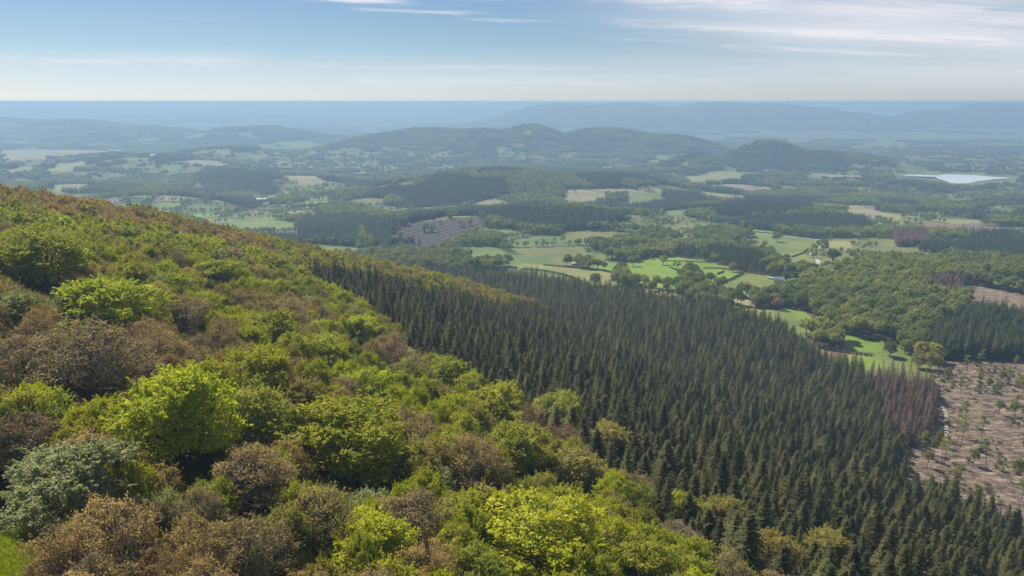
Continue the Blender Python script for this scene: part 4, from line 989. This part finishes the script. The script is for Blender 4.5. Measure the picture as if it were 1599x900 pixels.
x, y, z, cd = grow(-2500, 2500, 480, 3100, 5.6, (2, 7), 480)
n = len(x); print('valley conifer', n)
tin = np.where((cd == 7)[:, None], np.array([[0.12, 0.075, 0.06]]), np.array([[0.038, 0.056, 0.033]])) * RNG.uniform(0.75, 1.25, (n, 1)); sz = RNG.uniform(0.8, 1.2, n)
scatter('valley_plantations', 'blue-dark conifer blocks on the low hills beyond the pastures', 'plantations', np.stack([x, y, z - 0.3], 1), RNG.uniform(0, 6.28, n), np.stack([sz * 1.15, sz * 1.15, sz * 0.85], 1), RNG.integers(0, 2, n), tin, SFC)

# ------------------------------------------------------------------ distant woods (3 to 13 km): groves
def grove(seed, size, n, h):
    rg = np.random.default_rng(seed); k = 14; P = rg.uniform(-size / 2, size / 2, (n, 2)); r = rg.uniform(0.75, 1.25, n) * size / math.sqrt(n) * 0.72
    V = []; 
    for i in range(n):
        d = rand_dirs(k, rg); d[:, 2] = np.abs(d[:, 2]); V.append(np.array([P[i, 0], P[i, 1], h * 0.62]) + d * np.array([r[i], r[i], h * 0.38]) * 0.9)
    Cn = np.concatenate(V); nn = unit(rg.normal(size=(len(Cn), 3)) * 0.5 + np.array([[0, 0, 0.8]])); ax = unit(np.cross(nn, rg.normal(size=(len(Cn), 3)))); bx = np.cross(nn, ax)
    s = np.repeat(r, k)[:, None] * 0.75; v, f, l = quads(Cn, ax * s, bx * s * 0.8, rg.random(len(Cn)))
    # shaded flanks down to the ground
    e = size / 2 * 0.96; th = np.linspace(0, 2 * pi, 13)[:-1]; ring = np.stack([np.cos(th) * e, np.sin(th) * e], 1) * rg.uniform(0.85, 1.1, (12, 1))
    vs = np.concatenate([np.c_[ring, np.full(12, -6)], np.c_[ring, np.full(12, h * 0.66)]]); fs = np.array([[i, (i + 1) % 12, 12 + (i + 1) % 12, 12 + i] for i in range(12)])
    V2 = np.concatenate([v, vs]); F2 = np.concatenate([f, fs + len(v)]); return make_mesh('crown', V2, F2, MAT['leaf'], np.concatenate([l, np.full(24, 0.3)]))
groves = [grove(300 + i, 46, 20, 15) for i in range(3)]
GO = []
for i, (u, v, lab) in enumerate(((1388, 287, 'small dark grove on the plain left of the lake'), (1545, 296, 'small dark grove on the plain below the lake'), (505, 216, 'dark grove beside the far white farm'))):
    o = obj('grove', groves[i]); px = pick(u, v); o.location = px; o['label'] = lab; o['category'] = 'grove'; o['kind'] = 'stuff'; o['tint'] = [0.05, 0.08, 0.03]; GO.append([o])
XS = []
for (y0, y1, s, sc) in ((3000, 6500, 38, 1.0), (6500, 14000, 95, 2.4)):
    x, y, z, cd = grow(-y1 * 0.75, y1 * 0.75, y0, y1, s, (1, 2, 8), y0, 0.55 if y0 < 6000 else 0.3)
    m_ = cd != 0; x, y, z, cd = x[m_], y[m_], z[m_], cd[m_]
    k = np.ones(len(x))
    XS.append((x, y, z, cd, np.full(len(x), sc) * k, np.minimum(1.0 * sc ** 0.35, 1.4) * np.where(cd == 0, 0.75, 1.0)))
x, y = jitter_grid(-4500, 4500, 3000, 6200, 15.0); z = ground(x, y); cd, _, e, u, v = cover(x, y, z); m_ = (cd == 0) & (e < 4.5) & (fbm(x / 120, y / 120, 2) > 0.42) & (u > -60) & (u < 1660)
XS.append((x[m_], y[m_], z[m_], cd[m_], RNG.uniform(0.2, 0.4, m_.sum()), RNG.uniform(0.45, 0.8, m_.sum())))
x, y, z, cd, s1, s2 = [np.concatenate([q[i] for q in XS]) for i in range(6)]
n = len(x); print('groves', n)
tin = np.where((cd == 2)[:, None], np.array([[0.036, 0.054, 0.034]]), GT[RNG.integers(0, 6, n)] * 0.8) * RNG.uniform(0.8, 1.2, (n, 1))
scatter('distant_woods', 'hazy blue-green woods and hedges patterning the far country to the ridges', 'woods', np.stack([x, y, z], 1), RNG.uniform(0, 6.28, n), np.stack([s1, s1, s2], 1), RNG.integers(0, 3, n), tin, GO)

# ------------------------------------------------------------------ felled ground: standing pines, logs, brash
FP = [(1478, 585), (1492, 566), (1510, 578), (1538, 600), (1531, 570), (1563, 590), (1570, 612), (1590, 600), (1596, 640), (1585, 648), (1560, 640), (1540, 668), (1492, 672), (1561, 660), (1500, 690), (1468, 690), (1486, 700), (1470, 712), (1458, 735),
      (1440, 705), (1448, 722), (1487, 735), (1540, 720), (1563, 712), (1566, 740), (1592, 735), (1575, 770), (1596, 772), (1556, 780), (1497, 752), (1415, 745), (1404, 738), (1500, 610), (1551, 560), (1584, 575), (1520, 720), (1530, 640), (1508, 655), (1480, 645), (1598, 690)]
FP += [(u + du, v + dv) for u, v in ((1466, 700), (1482, 712), (1536, 598), (1568, 590), (1588, 612), (1590, 640), (1540, 672)) for du, dv in ((-7, 3), (8, 4))]
POS_W = ['near the upper edge', 'beside the dead larches', 'in the middle', 'at the right edge', 'by the lower spruces', 'near the lower right']
for k, (u, v) in enumerate(FP):
    if k % 5 in (1, 3): continue
    x, y, z = pick(u, v + 8); s = RNG.uniform(0.75, 1.15) * 1.15; kd = k % 5
    w_ = POS_W[0] if v < 600 else (POS_W[4] if (v > 730 and u < 1520) else (POS_W[5] if v > 700 and u > 1520 else (POS_W[3] if u > 1565 else (POS_W[1] if u < 1480 else POS_W[2]))))
    desc = ('tall' if s > 0.95 else 'short') + (' leafy' if kd == 0 else ' thin')
    ti = vary((0.21, 0.215, 0.045), 0.15)
    if kd == 0: plant(FAR_G[0] if False else MID_G[k % 4], 'young_tree', f'small {"pale" if k % 2 else "yellowish"} leafy tree left standing {w_} of the felled ground', 'tree', (x, y, z), RNG.uniform(0, 6), (0.5, 0.5, 0.62), ti, 'trees left standing on the felled ground')
    else: plant(PINES[k % 3], 'pine_tree', f'{desc} pine left standing {w_} of the felled ground', 'pine', (x, y, z), RNG.uniform(0, 6), (s * 1.05, s * 1.05, s * 0.9), ti, 'trees left standing on the felled ground')
x, y = jitter_grid(120, 620, 130, 760, 4.2); z = ground(x, y); cd = cover(x, y, z)[0]; m = (cd == 3) & (fbm(x / 22, y / 22, 3) > 0.60) & (RNG.random(len(x)) < 0.45) & (y < 700); x, y, z = x[m], y[m], z[m]; n = len(x); q = RNG.uniform(0.10, 0.28, n)
scatter('low_scrub', 'low yellowish scrub spreading in patches over the felled ground', 'scrub', np.stack([x, y, z - 0.4], 1), RNG.uniform(0, 6.28, n), np.stack([q * 1.3, q * 1.3, q * 0.7], 1), RNG.integers(0, 12, n), np.array([[0.19, 0.18, 0.06]]) * RNG.uniform(0.6, 1.3, (n, 1)), SG)
def sticks(seed, n, size, col):
    rg = np.random.default_rng(seed); paths = []
    for i in range(n):
        a = rg.uniform(0, 2 * pi); L_ = rg.uniform(0.6, 3.2) * size; c0 = np.array([*rg.normal(size=2) * 1.3 * size, rg.uniform(0.05, 0.4)]); d = np.array([cos(a), sin(a), rg.normal() * 0.12])
        paths.append((np.array([c0 - d * L_ / 2, c0 + rg.normal(size=3) * 0.08, c0 + d * L_ / 2]), np.array([1, .9, .5]) * rg.uniform(0.04, 0.13) * size))
    v, f = tube_arrays(paths, 4); return make_mesh('pile', v, f, MAT[col])
lg = []
for i, (u, v, col, n_, lab) in enumerate(((1540, 703, 'wood', 5, 'pale cut logs on the felled ground'), (1506, 640, 'brush', 22, 'heap of dark brash on the felled ground'), (1470, 590, 'brush', 16, 'heap of dark brash by the felled ground top'))):
    o = obj('log_pile' if col == 'wood' else 'brash_heap', sticks(400 + i, n_, 1.0 if col == 'wood' else 1.3, col)); x, y, z = pick(u, v); o.location = (x, y, z); o['label'] = lab; o['category'] = 'logs' if col == 'wood' else 'brash'; lg.append([o])
for nm, lab, src, s, dens in (('brash', 'dark brash and branches littering the felled ground', lg[1:], 3.6, 0.75), ('cut_logs', 'pale log ends scattered over the felled ground', lg[:1], 7.5, 0.7)):
    x, y = jitter_grid(120, 620, 130, 760, s); cd = cover(x, y)[0]; rowm = np.sin((x * 0.16 + y * 0.99) / 1.9 + 2.5 * fbm(x / 40, y / 40, 2)) > -0.1
    m = (cd == 3) & (RNG.random(len(x)) < dens) & (rowm | (RNG.random(len(x)) < 0.25)); x = x[m]; y = y[m]; z = ground(x, y); n = len(x); sc = RNG.uniform(0.35, 1.05, n)
    scatter(nm, lab, 'brash' if nm == 'brash' else 'logs', np.stack([x, y, z], 1), RNG.uniform(0, 6.28, n), np.stack([sc, sc, sc], 1), RNG.integers(0, len(src), n), np.ones((n, 3)), src)

# ------------------------------------------------------------------ grass of the glade at the lower left
def tuft(seed):
    rg = np.random.default_rng(seed); n = 46; b = rg.normal(size=(n, 2)) * 0.35; a = rg.uniform(0, 2 * pi, n); h = rg.uniform(0.3, 0.7, n); w = 0.03
    d = np.stack([np.cos(a), np.sin(a)], 1); v = np.zeros((n, 4, 3)); v[:, 0, :2] = b - d * w; v[:, 1, :2] = b + d * w; v[:, 2, :2] = b + d * w * 0.3 + d[:, ::-1] * 0.2; v[:, 3, :2] = b - d * w * 0.3 + d[:, ::-1] * 0.2
    v[:, 2, 2] = h; v[:, 3, 2] = h; return make_mesh('grass_tuft', v.reshape(-1, 3), np.arange(4 * n).reshape(n, 4), MAT['grass'], np.repeat(rg.random(n), 4))
x, y, z = pick(12, 880); gt = obj('grass_tuft', tuft(1)); gt.location = (x, y, z); gt['label'] = 'tussock of long grass in the lower left glade'; gt['category'] = 'grass'; gt['kind'] = 'stuff'; gt['tint'] = [0.27, 0.31, 0.02]
x, y = jitter_grid(-120, -20, 40, 140, 0.55); z = ground(x, y); cd, _, _, u, v = cover(x, y, z); m = inpoly(u, v, [(-60, 800), (20, 806), (48, 835), (60, 870), (66, 905), (60, 960), (-60, 960)]); x, y, z = x[m], y[m], z[m]; n = len(x)
scatter('grass', 'bright yellow-green grass of the sunlit glade at the lower left corner', 'grass', np.stack([x, y, z], 1), RNG.uniform(0, 6.28, n), np.repeat(RNG.uniform(0.5, 1.2, (n, 1)), 3, 1), np.zeros(n), np.array([[0.27, 0.31, 0.02]]) * RNG.uniform(0.7, 1.2, (n, 1)), [[gt]])

# ------------------------------------------------------------------ hedges along the field edges
def dense(path, step):
    P = [np.array(pick(*q)[:2]) for q in path]; out = []
    for a, b in zip(P[:-1], P[1:]):
        n = max(2, int(np.linalg.norm(b - a) / step))
        for i in range(n): out.append(a + (b - a) * i / n)
    out.append(P[-1]); return np.array(out)
HEDGES = [
    ([(817, 421), (850, 424), (880, 430), (906, 440)], 2.6, 'long dark hedge curving between the two left pastures'), ([(850, 415), (900, 419), (940, 423), (963, 428)], 2.4, 'straight hedge along the top of the left pasture'),
    ([(1044, 408), (1080, 409), (1118, 411)], 1.6, 'thin hedge across the upper pasture below the pines'), ([(1100, 420), (1125, 420), (1145, 423)], 2.4, 'short dark hedge above the green paddock'), ([(1161, 428), (1142, 438), (1120, 446)], 3.0, 'dark diagonal hedge between paddock and round field'),
    ([(1088, 438), (1105, 441), (1120, 447), (1143, 456), (1168, 467)], 2.6, 'hedge running down the lower side of the fields'), ([(1121, 429), (1131, 425)], 2.2, 'very short hedge inside the green paddock'), ([(1047, 418), (1060, 424), (1076, 431)], 1.4, 'faint hedge under the lone round tree'),
    ([(1163, 362), (1200, 365), (1245, 370), (1275, 374)], 2.4, 'dark hedge following the upper side of the valley road'), ([(1216, 401), (1238, 402), (1255, 396), (1262, 390)], 2.0, 'curving hedge at the bottom of the roadside field'),
    ([(1290, 547), (1330, 553), (1362, 556)], 2.4, 'hedge between the bright meadow and the strip of bare soil'), ([(1210, 481), (1235, 482)], 2.0, 'short hedge across the tip of the bright meadow'), ([(1205, 466), (1225, 460), (1240, 453)], 4.0, 'thick hedge climbing towards the barns'),
    ([(1100, 289), (1140, 298), (1176, 307)], 3.0, 'hedge under the far ploughed strip'), ([(1293, 424), (1305, 427)], 2.0, 'stub of hedge in the field right of the junction'),
]
for path, w, lab in HEDGES:
    P = dense(path, 0.8); rg = np.random.default_rng(len(lab)); k = 9
    c2 = np.repeat(P, k, 0) + rg.normal(size=(len(P) * k, 2)) * w * 0.33; zz = ground(c2[:, 0], c2[:, 1]) + rg.random(len(c2)) * w * 0.95; Cn = np.c_[c2, zz]
    nn = unit(rg.normal(size=Cn.shape) + np.array([[0, 0, 0.6]])); ax = unit(np.cross(nn, rg.normal(size=Cn.shape))); bx = np.cross(nn, ax); s = rg.uniform(0.4, 0.8, (len(Cn), 1))
    org = np.array([P[0][0], P[0][1], float(ground(P[0][0], P[0][1]))]); v, f, l = quads(Cn - org, ax * s, bx * s * 0.7, rg.random(len(Cn)))
    o = obj('hedge', make_mesh('hedge', v, f, MAT['leaf'], l)); o.location = org; o['tint'] = [0.035, 0.055, 0.022]; o['label'] = lab; o['category'] = 'hedge'; o['group'] = 'hedges between the valley fields'

# ------------------------------------------------------------------ roads and tracks
def ribbon(name, path, w, mat, lift=0.12):
    P = dense(path, 4.0); k = np.hanning(9); k /= k.sum(); Pp = np.concatenate([np.repeat(P[:1], 4, 0), P, np.repeat(P[-1:], 4, 0)]); P = np.stack([np.convolve(Pp[:, i], k, 'valid') for i in (0, 1)], 1)
    d = unit(np.gradient(P, axis=0)); nrm = np.stack([-d[:, 1], d[:, 0]], 1); rows = []
    for s in (-1, -0.3, 0.3, 1):
        q = P + nrm * w / 2 * s; rows.append(np.c_[q, ground(q[:, 0], q[:, 1]) + lift + (0.25 if abs(s) < 1 else 0.05)])
    V = np.concatenate(rows); n = len(P); F_ = np.array([[r * n + i, r * n + i + 1, (r + 1) * n + i + 1, (r + 1) * n + i] for r in range(3) for i in range(n - 1)])
    me = make_mesh(name, V, F_, MAT[mat], smooth=True); o = obj(name, me); o['kind'] = 'structure'
    if me.polygons[0].normal.z < 0: me.flip_normals()
    return o
ribbon('road', [(1160, 363), (1200, 366.5), (1245, 371.5), (1275, 374.5), (1289, 377), (1290, 380), (1280, 386), (1272, 392), (1267, 399)], 7.5, 'road', 0.4)
ribbon('road', [(1275, 404), (1279, 409), (1276, 413), (1256, 415)], 6.5, 'road', 0.4)
ribbon('track', [(1067, 434), (1089, 439), (1110, 446), (1140, 458)], 4, 'track', 0.3)
ribbon('track', [(546, 365), (548, 372), (551, 378)], 7, 'track', 0.4)
ribbon('track', [(1459, 600), (1464, 630), (1478, 640), (1478, 660), (1480, 700)], 2.4, 'track', 0.2)
ribbon('road', [(1050, 309), (1075, 306), (1100, 311)], 9, 'road', 0.4)

# ------------------------------------------------------------------ houses and barns
def house_meshes(L=13.0, Wd=8.0, h=5.0, rh=3.2, wall='render', roof='tile'):
    l, w = L / 2, Wd / 2
    wallv = [(-l, -w, -1), (l, -w, -1), (l, w, -1), (-l, w, -1), (-l, -w, h), (l, -w, h), (l, w, h), (-l, w, h), (-l, 0, h + rh), (l, 0, h + rh)]
    wallf = [[0, 1, 5, 4], [1, 2, 6, 9, 5], [2, 3, 7, 6], [3, 0, 4, 8, 7], [3, 2, 1, 0]]
    wl = make_mesh('wall', wallv, wallf, MAT[wall])
    e = 0.5; t = 0.25; k = rh / w
    rv = []; rf = []
    for sg in (-1, 1):
        a = [(-l - e, sg * (w + e), h - e * k + 0.05), (l + e, sg * (w + e), h - e * k + 0.05), (l + e, sg * 0.004, h + rh + 0.05), (-l - e, sg * 0.004, h + rh + 0.05)]
        o_ = len(rv); rv += a + [(p[0], p[1], p[2] + t) for p in a]
        rf += [[o_ + q for q in f_] for f_ in ([0, 1, 2, 3], [4, 7, 6, 5], [0, 4, 5, 1], [1, 5, 6, 2], [3, 2, 6, 7], [0, 3, 7, 4])]
    rm = make_mesh('roof', rv, rf, MAT[roof])
    def box(cx, cy, cz, sx, sy, sz, m, nm):
        v = [(cx + i * sx / 2, cy + j * sy / 2, cz + q * sz / 2) for i in (-1, 1) for j in (-1, 1) for q in (-1, 1)]
        f = [[0, 1, 3, 2], [4, 6, 7, 5], [0, 4, 5, 1], [2, 3, 7, 6], [0, 2, 6, 4], [1, 5, 7, 3]]; return make_mesh(nm, v, f, MAT[m])
    ch = box(l * 0.6, 0.6, h + rh + 0.5, 0.7, 0.7, 1.9, 'stone', 'chimney'); dr = box(0, -w - 0.03, 1.0, 1.1, 0.12, 2.1, 'door', 'door')
    ws = [box(cx, -w - 0.03, cz, 1.1, 0.1, 1.3, 'glass', 'window') for cx in (-l * 0.6, l * 0.6) for cz in (1.7, 4.0)]
    return wl, rm, ch, dr, ws
HM = {'cottage': house_meshes(), 'white': house_meshes(12, 8, 5.2, 3, 'white', 'slate'), 'slate': house_meshes(14, 8, 5, 3.4, 'render', 'slate'), 'barn': house_meshes(24, 11, 4.6, 2.4, 'stone', 'sheet'), 'hall': house_meshes(60, 26, 8, 3.5, 'white', 'sheet')}
HOUSES = [
    (1284, 369, 'white', 0.3, 1.2, 'white house with grey roof at the bend of the valley road'), (1206, 436, 'barn', -0.5, 0.36, 'long pale-roofed barn at the right end of the pine clump'), (1217, 441, 'slate', -0.4, 0.8, 'small grey-roofed farmhouse below the long barn'),
    (901, 414, 'barn', 0.1, 0.6, 'small pale shed at the top of the left pasture'), (1096, 440, 'barn', -0.3, 0.45, 'little shed beside the track under the paddock'), (1062, 309, 'cottage', 0.4, 1.2, 'red-roofed cottage at the left end of the village'),
    (1068, 306, 'white', 1.0, 1.2, 'white house beside the red-roofed village cottage'), (1095, 289, 'white', 0.2, 1.0, 'pale house at the left tip of the ploughed field'), (1108, 314, 'cottage', 0.0, 1.3, 'village house with red roof right of the road'),
    (1113, 311, 'slate', 0.8, 1.3, 'slate-roofed village house behind the red-roofed one'), (1122, 314, 'cottage', -0.3, 1.2, 'village house in the middle of the right group'), (1135, 314, 'slate', 0.2, 1.2, 'last village house on the right, grey roofed'),
    (1328, 285, 'white', 0.1, 2.2, 'bright white house right of the long tan field'), (1343, 290, 'slate', 0.5, 1.8, 'grey-roofed farm right of the bright white house'), (1371, 238, 'hall', 0.1, 0.7, 'white building on the plain behind the dark hill'),
    (1388, 231, 'hall', 0.1, 0.9, 'long white shed farthest out on the plain to the right'), (1368, 256, 'white', 0.6, 2.2, 'small white house at the foot of the dark hill tail'), (910, 190, 'hall', 0.0, 1.7, 'gleaming white factory on the plain beyond the central ridge'),
    (705, 183, 'hall', 0.0, 1.3, 'white speck of a building on the plain left beyond the ridge'), (958, 263, 'cottage', 0.2, 2.0, 'red-roofed house left in the hamlet behind the wooded hill'), (967, 262, 'white', 0.0, 2.6, 'bright white house in the hamlet behind the wooded hill'),
    (977, 264, 'cottage', -0.2, 2.0, 'red-roofed house right in the hamlet behind the wooded hill'), (487, 215, 'hall', 0.1, 0.7, 'white farm far off to the left of the central ridge'), (203, 227, 'hall', 0.1, 0.6, 'white farm far off among the left hills'),
    (402, 312, 'slate', 0.3, 1.7, 'slate-roofed farmhouse in the left valley'), (409, 314, 'barn', 0.0, 1.2, 'barn beside the slate-roofed farmhouse in the left valley'), (416, 322, 'white', 0.2, 1.3, 'small white house below the left valley farm'),
    (1248, 418, 'cottage', 0.2, 0.8, 'red-roofed cottage left of the road junction'), (239, 246, 'white', 0.2, 2.0, 'small pale house on the left hills'), (1576, 287, 'hall', 0.1, 0.4, 'long low building beyond the right end of the lake'),
]
for u, v, kd, rz, s, lab in HOUSES:
    wl, rm, ch, dr, ws = HM[kd]; x, y, z = pick(u, v)
    o = thing('barn' if kd in ('barn', 'hall') else 'house', lab, 'barn' if kd == 'barn' else ('building' if kd == 'hall' else 'house'), (x, y, z), rz, (s, s, s), 'houses and farm buildings of the valley')
    obj('wall', wl, o); r_ = obj('roof', rm, o); obj('door', dr, o)
    if kd not in ('barn', 'hall'):
        obj('chimney', ch, r_)
        for w_ in ws: obj('window', w_, o)

# ------------------------------------------------------------------ air
hz0, hz1 = float(Zg.min()) - 3.0, ZC + 4.0; R_ = 47500
hv = [(i * R_, j * R_, k) for i in (-1, 1) for j in (-1, 1) for k in (hz0, hz1)]
hm, t, out = new_mat('haze'); pv = N(t, 'ShaderNodeVolumePrincipled'); pv.inputs['Color'].default_value = (0.365, 0.545, 0.735, 1); pv.inputs['Density'].default_value = HAZE_DENSITY; pv.inputs['Anisotropy'].default_value = 0.18
t.links.new(pv.outputs[0], out.inputs['Volume'])
hz = obj('haze', make_mesh('haze', hv, [[0, 1, 3, 2], [4, 6, 7, 5], [0, 4, 5, 1], [2, 3, 7, 6], [0, 2, 6, 4], [1, 5, 7, 3]], hm)); hz['kind'] = 'stuff'; hz['label'] = 'thin blue haze filling the air over the valley'; hz['category'] = 'haze'
hm.volume_intersection_method = 'FAST' if hasattr(hm, 'volume_intersection_method') else None
